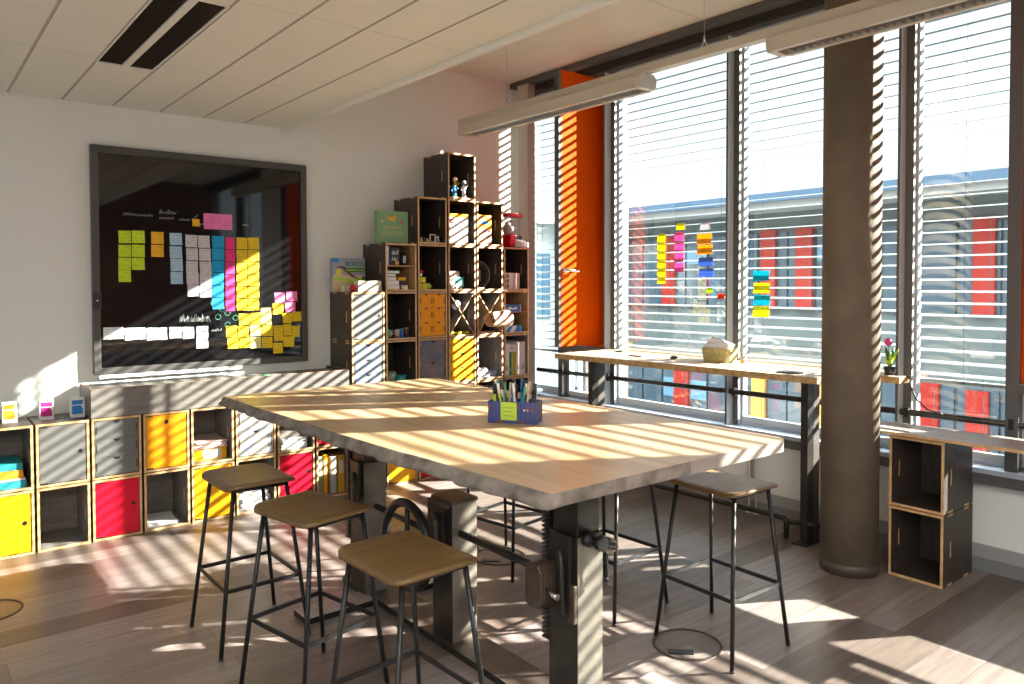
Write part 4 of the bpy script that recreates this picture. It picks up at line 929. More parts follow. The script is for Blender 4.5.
def wz(u, v):           # board spot measured on the photograph's board, converted to metres on the wall
    return u, v
NOTES = [
    (0.893, 1.972, 0.079, 0.087, 'lime', -0.02, 'lime sticky note, top row of the lime block, left column', 'lime notes on the board'),
    (0.979, 1.9752, 0.083, 0.088, 'lime', -0.01, 'lime sticky note, top row of the lime block, right column', 'lime notes on the board'),
    (0.8918, 1.876, 0.08, 0.084, 'lime', 0.0, 'lime sticky note, second row of the lime block, left column', 'lime notes on the board'),
    (0.9777, 1.8785, 0.083, 0.085, 'lime', 0.01, 'lime sticky note, second row of the lime block, right column', 'lime notes on the board'),
    (0.8902, 1.7868, 0.08, 0.085, 'lime', 0.02, 'lime sticky note, third row of the lime block, left column', 'lime notes on the board'),
    (0.9762, 1.788, 0.083, 0.085, 'lime', -0.015, 'lime sticky note, third row of the lime block, right column', 'lime notes on the board'),
    (0.889, 1.7018, 0.079, 0.082, 'lime', -0.005, 'lime sticky note, fourth row of the lime block, left column', 'lime notes on the board'),
    (1.104, 1.973, 0.083, 0.086, 'orange', 0.005, 'upper orange sticky note right of the lime block', 'orange notes on the board'),
    (1.103, 1.8815, 0.083, 0.086, 'orange', 0.015, 'lower orange sticky note right of the lime block', 'orange notes on the board'),
    (1.228, 1.9692, 0.083, 0.087, 'pale blue', -0.02, 'pale blue sticky note, top of the pale blue column', 'pale blue notes on the board'),
    (1.227, 1.8738, 0.083, 0.087, 'pale blue', -0.01, 'pale blue sticky note, second of the pale blue column', 'pale blue notes on the board'),
    (1.231, 1.7838, 0.083, 0.088, 'pale blue', 0.0, 'pale blue sticky note, third of the pale blue column', 'pale blue notes on the board'),
    (1.23, 1.6908, 0.083, 0.088, 'pale blue', 0.01, 'pale blue sticky note, fourth of the pale blue column', 'pale blue notes on the board'),
    (1.3342, 1.958, 0.082, 0.091, 'white', 0.02, 'white sticky note, top row of the white block, left column', 'white notes on the board'),
    (1.4225, 1.9568, 0.084, 0.09, 'white', -0.015, 'white sticky note, top row of the white block, right column', 'white notes on the board'),
    (1.3385, 1.8628, 0.082, 0.089, 'white', -0.005, 'white sticky note, second row of the white block, left column', 'white notes on the board'),
    (1.4295, 1.8622, 0.084, 0.09, 'white', 0.005, 'white sticky note, second row of the white block, right column', 'white notes on the board'),
    (1.337, 1.7688, 0.083, 0.089, 'white', 0.015, 'white sticky note, third row of the white block, left column', 'white notes on the board'),
    (1.4335, 1.7685, 0.084, 0.087, 'white', -0.02, 'white sticky note, third row of the white block, right column', 'white notes on the board'),
    (1.34, 1.6855, 0.085, 0.089, 'white', -0.01, 'white sticky note, fourth row of the white block, left column', 'white notes on the board'),
    (1.4325, 1.6815, 0.084, 0.087, 'white', 0.0, 'white sticky note, fourth row of the white block, right column', 'white notes on the board'),
    (1.3445, 1.597, 0.08, 0.083, 'white', 0.01, 'white sticky note, fifth row of the white block, left column', 'white notes on the board'),
    (1.4315, 1.592, 0.084, 0.087, 'white', 0.02, 'white sticky note, fifth row of the white block, right column', 'white notes on the board'),
    (1.5238, 1.9588, 0.086, 0.087, 'blue', -0.015, 'blue sticky note, top of the blue column', 'blue notes on the board'),
    (1.5225, 1.8675, 0.086, 0.087, 'blue', -0.005, 'blue sticky note, second of the blue column', 'blue notes on the board'),
    (1.5215, 1.7762, 0.086, 0.087, 'blue', 0.005, 'blue sticky note, third of the blue column', 'blue notes on the board'),
    (1.5205, 1.685, 0.086, 0.088, 'blue', 0.015, 'blue sticky note, fourth of the blue column', 'blue notes on the board'),
    (1.5195, 1.5938, 0.086, 0.088, 'blue', -0.02, 'blue sticky note, fifth of the blue column', 'blue notes on the board'),
    (1.5185, 1.5028, 0.086, 0.087, 'blue', -0.01, 'blue sticky note, sixth of the blue column', 'blue notes on the board'),
    (1.6145, 1.9502, 0.068, 0.088, 'pink', 0.0, 'hot pink sticky note, top of the pink column', 'pink notes on the board'),
    (1.6135, 1.8578, 0.068, 0.089, 'pink', 0.01, 'hot pink sticky note, second of the pink column', 'pink notes on the board'),
    (1.6125, 1.7655, 0.068, 0.088, 'pink', 0.02, 'hot pink sticky note, third of the pink column', 'pink notes on the board'),
    (1.6115, 1.6732, 0.068, 0.089, 'pink', -0.015, 'hot pink sticky note, fourth of the pink column', 'pink notes on the board'),
    (1.6105, 1.5808, 0.068, 0.089, 'pink', -0.005, 'hot pink sticky note, fifth of the pink column', 'pink notes on the board'),
    (1.6095, 1.4882, 0.068, 0.089, 'pink', 0.005, 'hot pink sticky note, sixth of the pink column', 'pink notes on the board'),
    (1.703, 1.953, 0.081, 0.089, 'yellow', 0.015, 'yellow sticky note, top row of the tall yellow block, left column', 'tall yellow block on the board'),
    (1.792, 1.9558, 0.085, 0.089, 'yellow', -0.02, 'yellow sticky note, top row of the tall yellow block, right column', 'tall yellow block on the board'),
    (1.702, 1.8602, 0.081, 0.089, 'yellow', -0.01, 'yellow sticky note, second row of the tall yellow block, left column', 'tall yellow block on the board'),
    (1.791, 1.8625, 0.085, 0.09, 'yellow', 0.0, 'yellow sticky note, second row of the tall yellow block, right column', 'tall yellow block on the board'),
    (1.701, 1.7678, 0.081, 0.089, 'yellow', 0.01, 'yellow sticky note, third row of the tall yellow block, left column', 'tall yellow block on the board'),
    (1.79, 1.7688, 0.085, 0.091, 'yellow', 0.02, 'yellow sticky note, third row of the tall yellow block, right column', 'tall yellow block on the board'),
    (1.7, 1.6748, 0.081, 0.09, 'yellow', -0.015, 'yellow sticky note, fourth row of the tall yellow block, left column', 'tall yellow block on the board'),
    (1.789, 1.675, 0.085, 0.09, 'yellow', -0.005, 'yellow sticky note, fourth row of the tall yellow block, right column', 'tall yellow block on the board'),
    (1.699, 1.5823, 0.081, 0.089, 'yellow', 0.005, 'yellow sticky note, fifth row of the tall yellow block, left column', 'tall yellow block on the board'),
    (1.788, 1.5815, 0.085, 0.09, 'yellow', 0.015, 'yellow sticky note, fifth row of the tall yellow block, right column', 'tall yellow block on the board'),
    (1.698, 1.4892, 0.081, 0.089, 'yellow', -0.02, 'yellow sticky note, sixth row of the tall yellow block, left column', 'tall yellow block on the board'),
    (1.7865, 1.4872, 0.086, 0.09, 'yellow', -0.01, 'yellow sticky note, sixth row of the tall yellow block, right column', 'tall yellow block on the board'),
    (1.5268, 2.1082, 0.208, 0.116, 'light pink', 0.0, 'large pink sheet above the note columns', 'title notes'),
    (1.369, 2.0938, 0.053, 0.056, 'orange', 0.0, 'tiny orange note left of the large pink sheet', 'title notes'),
    (1.717, 1.3762, 0.087, 0.089, 'yellow', 0.02, 'yellow note in the loose lower right cluster, first row, leftmost', 'loose yellow cluster on the board'),
    (1.803, 1.3795, 0.079, 0.091, 'yellow', -0.015, 'yellow note in the loose lower right cluster, first row, second', 'loose yellow cluster on the board'),
    (1.8835, 1.3962, 0.081, 0.129, 'soft yellow', -0.005, 'yellow note in the loose lower right cluster, first row, tall third', 'loose yellow cluster on the board'),
    (1.9795, 1.4528, 0.086, 0.09, 'yellow', 0.005, 'yellow note in the loose lower right cluster, above the first row beside the pink ones', 'loose yellow cluster on the board'),
    (2.0515, 1.3778, 0.072, 0.081, 'yellow', 0.015, 'yellow note in the loose lower right cluster, first row, fifth', 'loose yellow cluster on the board'),
    (2.13, 1.3875, 0.079, 0.075, 'yellow', -0.02, 'yellow note in the loose lower right cluster, first row, rightmost', 'loose yellow cluster on the board'),
    (1.6165, 1.2888, 0.082, 0.086, 'yellow', -0.01, 'yellow note in the loose lower right cluster, middle row, leftmost', 'loose yellow cluster on the board'),
    (1.7055, 1.2852, 0.084, 0.087, 'yellow', 0.0, 'yellow note in the loose lower right cluster, middle row, second', 'loose yellow cluster on the board'),
    (1.799, 1.289, 0.085, 0.085, 'soft yellow', 0.01, 'yellow note in the loose lower right cluster, middle row, third', 'loose yellow cluster on the board'),
    (1.8912, 1.2848, 0.087, 0.086, 'yellow', 0.02, 'yellow note in the loose lower right cluster, middle row, fourth', 'loose yellow cluster on the board'),
    (1.9792, 1.261, 0.077, 0.122, 'yellow', -0.015, 'yellow note in the loose lower right cluster, middle row, tall fifth', 'loose yellow cluster on the board'),
    (2.0535, 1.2848, 0.066, 0.092, 'yellow', -0.005, 'yellow note in the loose lower right cluster, middle row, sixth', 'loose yellow cluster on the board'),
    (2.121, 1.2688, 0.063, 0.091, 'yellow', 0.005, 'yellow note in the loose lower right cluster, middle row, rightmost', 'loose yellow cluster on the board'),
    (1.6285, 1.201, 0.086, 0.083, 'yellow', 0.015, 'yellow note in the loose lower right cluster, bottom row, leftmost', 'loose yellow cluster on the board'),
    (1.7162, 1.1993, 0.079, 0.079, 'yellow', -0.02, 'yellow note in the loose lower right cluster, bottom row, second', 'loose yellow cluster on the board'),
    (1.7995, 1.1953, 0.082, 0.085, 'soft yellow', -0.01, 'yellow note in the loose lower right cluster, bottom row, third', 'loose yellow cluster on the board'),
    (1.8888, 1.1922, 0.085, 0.083, 'yellow', 0.0, 'yellow note in the loose lower right cluster, bottom row, fourth', 'loose yellow cluster on the board'),
    (2.0635, 1.1913, 0.088, 0.081, 'yellow', 0.01, 'yellow note in the loose lower right cluster, bottom row, rightmost', 'loose yellow cluster on the board'),
    (1.975, 1.1448, 0.077, 0.081, 'yellow', 0.02, 'yellow note in the loose lower right cluster, lowest of all', 'loose yellow cluster on the board'),
    (1.994, 1.5375, 0.083, 0.08, 'light pink', -0.015, 'light pink note, left of the three pink ones above the yellow cluster', 'light pink notes on the board'),
    (2.0908, 1.548, 0.091, 0.075, 'light pink', -0.005, 'light pink note, upper right of three above the yellow cluster', 'light pink notes on the board'),
    (2.0773, 1.463, 0.085, 0.078, 'light pink', 0.005, 'light pink note, lowest of three above the yellow cluster', 'light pink notes on the board'),
    (0.8138, 1.3095, 0.127, 0.081, 'white card', 0.015, 'wide white card, leftmost at the bottom of the board', 'white cards at the bottom of the board'),
    (0.9495, 1.2998, 0.134, 0.085, 'white card', -0.02, 'wide white card, second from left at the board bottom', 'white cards at the bottom of the board'),
    (1.0915, 1.2938, 0.136, 0.087, 'white card', -0.01, 'wide white card, third from left at the board bottom', 'white cards at the bottom of the board'),
    (1.217, 1.2967, 0.083, 0.081, 'white card', 0.0, 'small white card, left of two square ones at the bottom', 'white cards at the bottom of the board'),
    (1.306, 1.2918, 0.079, 0.085, 'white card', 0.01, 'small white card, right of two square ones at the bottom', 'white cards at the bottom of the board'),
    (1.403, 1.2555, 0.084, 0.162, 'white card', 0.02, 'tall white card at the bottom centre of the board', 'white cards at the bottom of the board')]
for (x, z, w, h, key, tilt, label, grp) in NOTES:
    o = put('sticky_note', note_mesh(w, h, 'n_' + key), None, (x, 0.3655, z), 0, 0, label, 'sticky note', grp)
    o.rotation_euler = (0, tilt, 0)
for (dx, w, mt, lb_) in ((0.07, 0.05, 'pinkp', 'pink marker at the left end of the board tray'), (0.30, 0.06, 'white', 'white marker on the board tray'), (0.55, 0.055, 'yellow', 'yellow marker in the middle of the board tray'), (0.74, 0.05, 'white', 'white eraser stick near the right end of the tray'), (0.90, 0.055, 'lime', 'lime marker at the right end of the board tray')):
    MB().tube([(0, 0, 0), (w, 0, 0)], 0.006, mt, 10).tube([(w, 0, 0), (w + 0.022, 0, 0)], 0.0066, 'blackp', 10).build('marker', None, (BX0 + dx, 0.36 - 0.045, BZ0 - 0.0035), label=lb_, cat='marker', group='markers on the board tray')
MB().tube([(0, 0, 0.008), (0.07, 0.02, 0.008)], 0.008, 'chalkg', 8).tube([(0.03, 0, 0.008), (0.08, -0.02, 0.008)], 0.008, 'chalkg', 8).build('marker', None, (1.72, 0.10, 0.9568), label='pair of green markers on the ledge box near the stepped cubes', cat='marker')
MB().tube([(0, 0, 0.006), (0.06, 0.015, 0.006)], 0.006, 'brightred', 8).build('marker', None, (1.22, 0.06, 0.9568), label='red marker on the ledge box below the board', cat='marker')

# ------------------------------------------------------------------ sticky notes on the window glass
WN = [
    (-1.3455, 2.0142, 0.081, 0.064, 'lemon', 0.0, 'lemon note on the window, top of the yellow column'),
    (-1.3455, 1.946, 0.081, 0.065, 'lemon', 0.0, 'lemon note on the window, second of the yellow column'),
    (-1.3457, 1.878, 0.081, 0.065, 'lemon', 0.0, 'lemon note on the window, third of the yellow column'),
    (-1.3462, 1.8098, 0.082, 0.065, 'lemon', 0.0, 'lemon note on the window, fourth of the yellow column'),
    (-1.3465, 1.7418, 0.081, 0.064, 'lemon', 0.0, 'lemon note on the window, fifth of the yellow column'),
    (-1.3465, 1.6735, 0.081, 0.065, 'lemon', 0.0, 'lemon note on the window, sixth of the yellow column'),
    (-1.527, 2.0168, 0.094, 0.074, 'light pink', 0.0, 'pink note on the window, top of the pink column'),
    (-1.5275, 1.9338, 0.094, 0.073, 'light pink', 0.0, 'pink note on the window, second of the pink column'),
    (-1.528, 1.851, 0.094, 0.073, 'light pink', 0.0, 'pink note on the window, third of the pink column'),
    (-1.528, 1.7682, 0.094, 0.074, 'light pink', 0.0, 'pink note on the window, fourth of the pink column'),
    (-1.5392, 2.0945, 0.078, 0.055, 'lemon', 0.0, 'small yellow note above the pink window column'),
    (-1.774, 2.0835, 0.084, 0.06, 'white', 0.0, 'small white note above the orange window notes'),
    (-1.7682, 1.985, 0.135, 0.079, 'orange', 0.04, 'upper orange note on the window glass'),
    (-1.7745, 1.902, 0.138, 0.071, 'orange', -0.03, 'lower orange note on the window glass'),
    (-1.7845, 1.8098, 0.134, 0.066, 'periwinkle', 0.0, 'upper blue note on the window glass'),
    (-1.7888, 1.725, 0.134, 0.063, 'periwinkle', 0.0, 'lower blue note on the window glass'),
    (-1.8185, 1.5875, 0.057, 0.039, 'lime', 0.0, 'tiny lime note low on the window glass'),
    (-1.9262, 1.544, 0.064, 0.043, 'red orange', 0.0, 'tiny red-orange note low on the window glass'),
    (-2.2685, 1.6962, 0.132, 0.074, 'cyan', 0.0, 'upper cyan note on the pane left of the column'),
    (-2.2728, 1.6072, 0.131, 0.072, 'lemon', 0.0, 'upper yellow note between cyan ones left of the column'),
    (-2.2755, 1.5205, 0.132, 0.076, 'cyan', 0.0, 'lower cyan note on the pane left of the column'),
    (-2.2695, 1.4373, 0.131, 0.079, 'lemon', 0.0, 'lowest yellow note on the pane left of the column')]
for (y, z, w, h, key, tilt, label) in WN:
    o = put('sticky_note', note_mesh(w, h, 'w_' + key, 0.012), None, (4.5165, y, z), 0, 0, label, 'sticky note', 'notes on the window glass')
    o.rotation_euler = (tilt, 0, -PI / 2)

# ------------------------------------------------------------------ big crank table
TX0, TX1, TY0, TY1, TZ = 0.99, 2.287, -3.852, -1.345, 1.05
tb = thing('crank_table', 'large live-edge oak table on black iron crank posts', 'table', (1.635, -2.6, 0))
def edge_pts():
    P = []
    n = 60
    def wob(t, a): return a * (math.sin(t * 7.1) + 0.6 * math.sin(t * 17.3 + 1) + 0.35 * math.sin(t * 41 + 2)) / 1.9
    # left live edge (near camera side), front, right, back
    for k in range(n + 1):
        t = k / n; y = TY1 + (TY0 - TY1) * t
        P.append((TX0 + 0.09 * t ** 2 + wob(t, 0.010) - 1.635, y + 2.6))
    P.append((1.15 - 1.635, TY0 + 2.6)); P.append((1.7 - 1.635, TY0 + 0.005 + 2.6))
    for k in range(7):
        a = -PI / 2 + PI / 2 * k / 6; P.append((TX1 - 0.06 + 0.06 * math.cos(a) - 1.635, TY0 + 0.05 + 0.05 * math.sin(a) + 2.6))
    for k in range(1, n):
        t = k / n; P.append((TX1 + wob(t + 3, 0.004) - 1.635, TY0 + 0.05 + (TY1 - TY0 - 0.1) * t + 2.6))
    P.append((TX1 - 0.04 - 1.635, TY1 + 2.6 - 0.02))
    return P
EP = edge_pts()
tm = MB(); nE = len(EP)
rings = []
for (dz, off) in ((0.0, 0.0), (-0.010, 0.008), (-0.022, 0.015), (-0.036, 0.024), (-0.044, 0.016)):
    row = []
    for i, (px, py) in enumerate(EP):
        # irregular bark, only on the left live edge
        live = i <= 61
        o_ = (off * (1.2 + 0.35 * math.sin(i * 1.7 + dz * 90) + 0.3 * math.sin(i * 0.63)) if live else 0)
        cx, cyy = 0.0, 0.0
        row.append(tm.bm.verts.new((px - (o_ if live else 0), py, TZ + dz + (0.003 * math.sin(i * 2.3) if live and dz < -0.03 else 0))))
    rings.append(row)
tm.face(rings[0][::-1], 'oak'); tm.face(rings[-1], 'oak')
for a, b in zip(rings, rings[1:]):
    for i in range(nE):
        j = (i + 1) % nE
        tm.face([a[i], a[j], b[j], b[i]], 'bark' if i <= 61 else 'ledge', i <= 60)
tm.build('tabletop', tb)
# iron posts (world coordinates minus thing origin)
WBX = 0.0
def wb(mb, x0, x1, y0, y1, z0, z1, m, fm=None): mb.box(x0 - 1.635 + WBX, x1 - 1.635 + WBX, y0 + 2.6, y1 + 2.6, z0, z1, m, fm); return mb
def lift_post(y0, y1, s, dx=0.0):
    global WBX; WBX = dx
    mb = MB()
    wb(mb, 1.57, 1.70, y0, y1, 0.03, 0.715, 'iron', {'-y': 'iron_sunlit'})  # sunlight painted in: the sun-facing side gets the paler iron
    wb(mb, 1.58, 1.692, y0 + 0.012, y1 - 0.012, 0.715, 1.003, 'iron')
    p = mb.build('lift_post', tb, bevel=0.003)
    r = MB(); ym = (y1 + 0.035)
    r.box(1.575 - 1.635, 1.60 - 1.635, y1 + 2.6 + 0.002, y1 + 2.6 + 0.032, 0.28, 1.0, 'steel')
    z = 0.29
    while z < 0.99:
        r.box(1.560 - 1.635, 1.576 - 1.635, y1 + 2.6 + 0.003, y1 + 2.6 + 0.031, z, z + 0.008, 'ironb'); z += 0.017
    rk = r.build('rack', p)
    g = MB()
    g.box(1.548 - 1.635, 1.57 - 1.635, y0 + 2.6 + 0.02, y0 + 2.6 + 0.10, 0.42, 0.72, 'iron')
    g.box(1.552 - 1.635, 1.57 - 1.635, y0 + 2.6 + 0.0, y0 + 2.6 + 0.035, 0.40, 0.54, 'ironb')
    g.tube([(1.545 - 1.635, y0 + 2.6 + 0.045, 0.43), (1.535 - 1.635, y0 + 2.6 + 0.045, 0.52), (1.535 - 1.635, y0 + 2.6 + 0.05, 0.62), (1.545 - 1.635, y0 + 2.6 + 0.07, 0.66)], 0.011, 'iron', 10)
    sp_ = g.build('slide_plate', p, bevel=0.003); sp_.location.x = dx; rk.location.x = dx; WBX = 0.0
    return p
pf = lift_post(-3.442, -3.285, 1)
pb = lift_post(-1.905, -1.745, 1, -0.050)
# gearbox and crank clamp on the near post
gb = MB()
gx = 1.535 - 1.635
P = [(gx - 0.055 + 0.0, 0), ]
prof = [(-0.045, 0.45), (-0.03, 0.43), (0.03, 0.43), (0.045, 0.45), (0.045, 0.565), (0.03, 0.595), (0.0, 0.602), (-0.03, 0.595), (-0.045, 0.565)]
gb.prism([(a + (-3.285 + 2.6), z) for a, z in prof], 1.488 - 1.635, 1.57 - 1.635, 'ironb', 'yz')
for k in range(5): gb.box(1.485 - 1.635 + k * 0.016, 1.491 - 1.635 + k * 0.016, -3.285 + 2.6 - 0.052, -3.285 + 2.6 - 0.04, 0.455, 0.57, 'ironb')
gb.build('gearbox', tb, bevel=0.003)
MB().tube([(1.52 - 1.635, -3.325 + 2.6, 0.505), (1.51 - 1.635, -3.40 + 2.6, 0.50)], 0.012, 'chrome', 12).build('crank_spindle', tb)
cl = MB()
cl.lathe((1.685 - 1.635 - 0.07, -3.445 + 2.6, 0.705), [(0.028, 0), (0.028, 0.02), (0.018, 0.022), (0.018, 0.06), (0.026, 0.062), (0.026, 0.085)], 'steel', 16, 'y')
cl.lathe((1.685 - 1.635 - 0.0, -3.45 + 2.6, 0.675), [(0.030, 0), (0.030, 0.05)], 'ironb', 16, 'y')
cl.tube([(1.685 - 1.635 - 0.07, -3.50 + 2.6, 0.705), (1.71 - 1.635, -3.50 + 2.6, 0.67)], 0.012, 'steel', 10)
cl.build('clamp', tb)
MB().tube([(1.685 - 1.635 - 0.012, -3.49 + 2.6, 0.67), (1.685 - 1.635 - 0.015, -3.49 + 2.6, 0.56)], 0.005, 'steel', 8).sphere((1.685 - 1.635 - 0.015, -3.49 + 2.6, 0.555), 0.010, 'steel', seg=10, rg=6).build('clamp_lever', tb)
mp_ = MB(); wb(mp_, 1.567, 1.703, -2.64, -2.478, 0.03, 0.655, 'iron', {'-y': 'iron_sunlit'}); wb(mp_, 1.562, 1.708, -2.645, -2.473, 0.655, 0.672, 'ironb')
ms = mp_.build('drive_post', tb, bevel=0.003)
m2 = MB(); wb(m2, 1.545, 1.567, -2.60, -2.47, 0.33, 0.64, 'iron'); wb(m2, 1.54, 1.562, -2.63, -2.48, 0.64, 0.662, 'ironb')
m2.tube([(1.54 - 1.635, -2.57 + 2.6, 0.33), (1.53 - 1.635, -2.57 + 2.6, 0.46), (1.53 - 1.635, -2.56 + 2.6, 0.58), (1.54 - 1.635, -2.53 + 2.6, 0.60)], 0.012, 'ironb', 10)
m2.build('slide_plate', ms, bevel=0.003)
# hand wheel
wh = MB().torus((0, 0, 0), 0.192, 0.021, 'steel', 'x', 48, 12)
for k in range(3):
    a = PI / 2 + 2 * PI * k / 3 + 0.05
    wh.tube([(0, 0, 0), (0.0, 0.19 * math.cos(a), 0.19 * math.sin(a))], 0.012, 'steel', 10)
wh.lathe((0, 0, 0), [(0.032, -0.03), (0.032, 0.03)], 'ironb', 20, 'x')
wh.tube([(0.03, 0, 0), (0.10, 0, 0)], 0.014, 'iron', 12)
wo_ = wh.build('hand_wheel', tb, (1.455 - 1.635, -2.435 + 2.6, 0.448))
MB().tube([(1.615 - 1.635, -2.63 + 2.6, 0.518), (1.615 - 1.635, -3.29 + 2.6, 0.518)], 0.017, 'iron', 14).tube([(1.59 - 1.635, -1.89 + 2.6, 0.48), (1.59 - 1.635, -2.49 + 2.6, 0.48)], 0.015, 'iron', 12).build('drive_shaft', tb)
bs = MB(); wb(bs, 1.545, 1.725, -3.62, -1.60, 0.0, 0.03, 'iron', {'+z': 'ironb'})
bs.build('base_plate', tb)
for (y0, y1) in ((-1.985, -1.835), (-3.50, -3.36)):
    fb = MB(); wb(fb, 1.165 if y1 > -2 else 1.26, 1.544, y0, y1, 0.0, 0.028, 'iron', {'+z': 'ledge'}); wb(fb, 1.726, 2.10, y0, y1, 0.0, 0.028, 'iron', {'+z': 'ledge'})
    fb.build('foot_plate', tb)

# ------------------------------------------------------------------ stools
def seat_mesh():
    mb = MB(); bm = mb.bm; top = []; bot = []
    W2, D2 = 0.165, 0.205
    rings_t = []; rings_b = []
    for s in (1.0, 0.93, 0.75, 0.5, 0.25):
        P = rrect(W2 * s, D2 * s, 0.055 * s, 5)
        rt_, rb_ = [], []
        for (a, b) in P:
            sad = 0.010 * (abs(b) / D2) ** 2 - 0.012 * (abs(a) / W2) ** 2
            zt = 0.745 + sad - (0.004 if s == 1.0 else 0)
            rt_.append(bm.verts.new((a, b, zt))); rb_.append(bm.verts.new((a, b, 0.745 + sad - 0.020 + (0.003 if s == 1.0 else 0))))
        rings_t.append(rt_); rings_b.append(rb_)
    n = len(rings_t[0])
    ct_ = bm.verts.new((0, 0, 0.745)); cb_ = bm.verts.new((0, 0, 0.725))
    for R_ in (rings_t, rings_b):
        for a, b in zip(R_, R_[1:]):
            for i in range(n): mb.face([a[i], a[(i + 1) % n], b[(i + 1) % n], b[i]], 'seat', True)
    for i in range(n):
        j = (i + 1) % n
        mb.face([rings_t[-1][i], rings_t[-1][j], ct_], 'seat', True); mb.face([rings_b[-1][i], rings_b[-1][j], cb_], 'seat', True)
        mb.face([rings_t[0][i], rings_t[0][j], rings_b[0][j], rings_b[0][i]], 'seat', True)
    return mb.mesh('seat')
SM = seat_mesh()
def leg_mesh(sx, sy):
    return MB().tube([(0.122 * sx, 0.158 * sy, 0.722), (0.203 * sx, 0.213 * sy, 0.004)], 0.0095, 'steel', 12)\
        .tube([(0.203 * sx, 0.213 * sy, 0.0), (0.203 * sx, 0.213 * sy, 0.010)], 0.0105, 'blackp', 12).mesh('leg')
LM = {(a, b): leg_mesh(a, b) for a in (-1, 1) for b in (-1, 1)}
def lp(sx, sy, z): t = (0.722 - z) / 0.718; return (sx * (0.122 + 0.081 * t), sy * (0.158 + 0.055 * t), z)
bar_m = []
for (a, b) in (((-1, -1), (1, -1)), ((1, -1), (1, 1)), ((1, 1), (-1, 1)), ((-1, 1), (-1, -1))):
    p, q = Vector(lp(*a, 0.285)), Vector(lp(*b, 0.285)); d = (q - p).normalized(); u = Vector((0, 0, 1)); wv_ = d.cross(u)
    mb = MB(); vs = []
    for pt in (p, q):
        vs.append([mb.bm.verts.new(pt + wv_ * i * 0.0035 + u * j * 0.009) for i, j in ((-1, -1), (1, -1), (1, 1), (-1, 1))])
    for k in range(4): mb.face([vs[0][k], vs[0][(k + 1) % 4], vs[1][(k + 1) % 4], vs[1][k]], 'steel')
    mb.face(vs[0][::-1], 'steel'); mb.face(vs[1], 'steel')
    bar_m.append(mb.mesh('footrest_bar'))
SF = MB()
for (a, b) in (((-1, -1), (1, -1)), ((1, -1), (1, 1)), ((1, 1), (-1, 1)), ((-1, 1), (-1, -1))):
    SF.tube([lp(*a, 0.714), lp(*b, 0.714)], 0.008, 'steel', 8)
SFM = SF.mesh('seat_frame')
def stool(x, y, rz, label):
    t = thing('bar_stool', label, 'stool', (x, y, 0), rz, 'bar stools around the oak table')
    put('seat', SM, t)
    for k in LM.values(): put('leg', k, t)
    for k in bar_m: put('footrest_bar', k, t)
    put('seat_frame', SFM, t)
    return t
stool(0.935, -1.862, 0.0, 'bar stool at far left, nearest the low cubes')
stool(0.957, -2.535, 0.20, 'bar stool in the middle of the left row of three')
stool(0.968, -3.250, 0.05, 'front bar stool of the left row, before the hand wheel')
stool(2.580, -3.335, -0.03, 'bar stool with sunlit seat at the right front of the table')
stool(2.440, -1.950, 0.15, 'bar stool behind the table, farthest from the camera')
stool(2.505, -2.700, 0.04, 'bar stool behind the table, next to the sunlit-seat stool')

# ------------------------------------------------------------------ pen box on the table
pbx = thing('pen_box', 'blue cardboard pen box with a lime note on its front', 'box', (1.672, -2.935, 1.0502), math.atan2(-0.174, 0.120))
LB, DB, HB = 0.212, 0.105, 0.092
m = MB(); w_ = 0.005
m.box(-LB / 2, LB / 2, 0, w_, 0, HB, 'crate').box(-LB / 2, LB / 2, DB - w_, DB, 0, HB, 'crate').box(-LB / 2, -LB / 2 + w_, w_, DB - w_, 0, HB, 'crate').box(LB / 2 - w_, LB / 2, w_, DB - w_, 0, HB, 'crate').box(-LB / 2 + w_, LB / 2 - w_, w_, DB - w_, 0, 0.005, 'crate')
for k in range(14): m.box(-LB / 2 + 0.008 + k * 0.0142, -LB / 2 + 0.012 + k * 0.0142, -0.0012, 0, 0.006, HB - 0.006, 'crate')
m.build('carton', pbx)
m = MB()
for (x, z) in ((-LB / 2 + 0.003, 0.055), (LB / 2 - 0.022, 0.05)): m.box(x, x + 0.008, -0.0022, 0, z, z + 0.025, 'rust')
for x in (-0.065, 0.03): m.box(x, x + 0.024, -0.0022, 0, 0.0, 0.012, 'rust')
m.box(LB / 2, LB / 2 + 0.0012, 0.085, 0.10, 0.004, HB, 'rust')
m.build('metal_corner', pbx)
MB().box(0.052, 0.058, -0.0022, 0, 0.055, 0.062, 'white').box(0.066, 0.072, -0.0022, 0, 0.055, 0.062, 'yellow').build('dots', pbx)
MB().box(-0.048, 0.022, -0.0035, -0.0014, 0.014, 0.09, 'lime').box(-0.04, 0.01, -0.004, -0.0034, 0.066, 0.068, 'dgreen').box(-0.04, 0.0, -0.004, -0.0034, 0.05, 0.052, 'dgreen').box(-0.036, 0.012, -0.004, -0.0034, 0.032, 0.034, 'dgreen').build('note', pbx)
pen_cols = [('lime', 'lime green'), ('rust', 'dark brown'), ('blackp', 'black'), ('rust', 'reddish brown'), ('silver', 'silver'), ('lime', 'bright green'), ('sand', 'wooden'), ('dgreen', 'green'), ('orangep', 'orange tipped'),
            ('blackp', 'black tall'), ('blue', 'blue'), ('sand', 'pale wooden'), ('blackp', 'black slanted'), ('cream', 'cream'), ('blue', 'royal blue'), ('teal', 'teal'), ('bluegrey', 'dark blue'), ('blackp', 'black thin'), ('sand', 'wooden thin'), ('dgreen', 'dark green'), ('blackp', 'short black'), ('blue', 'bright blue'), ('blackp', 'black rightmost')]
Rz = Matrix.Rotation(math.atan2(-0.174, 0.120), 4, 'Z')
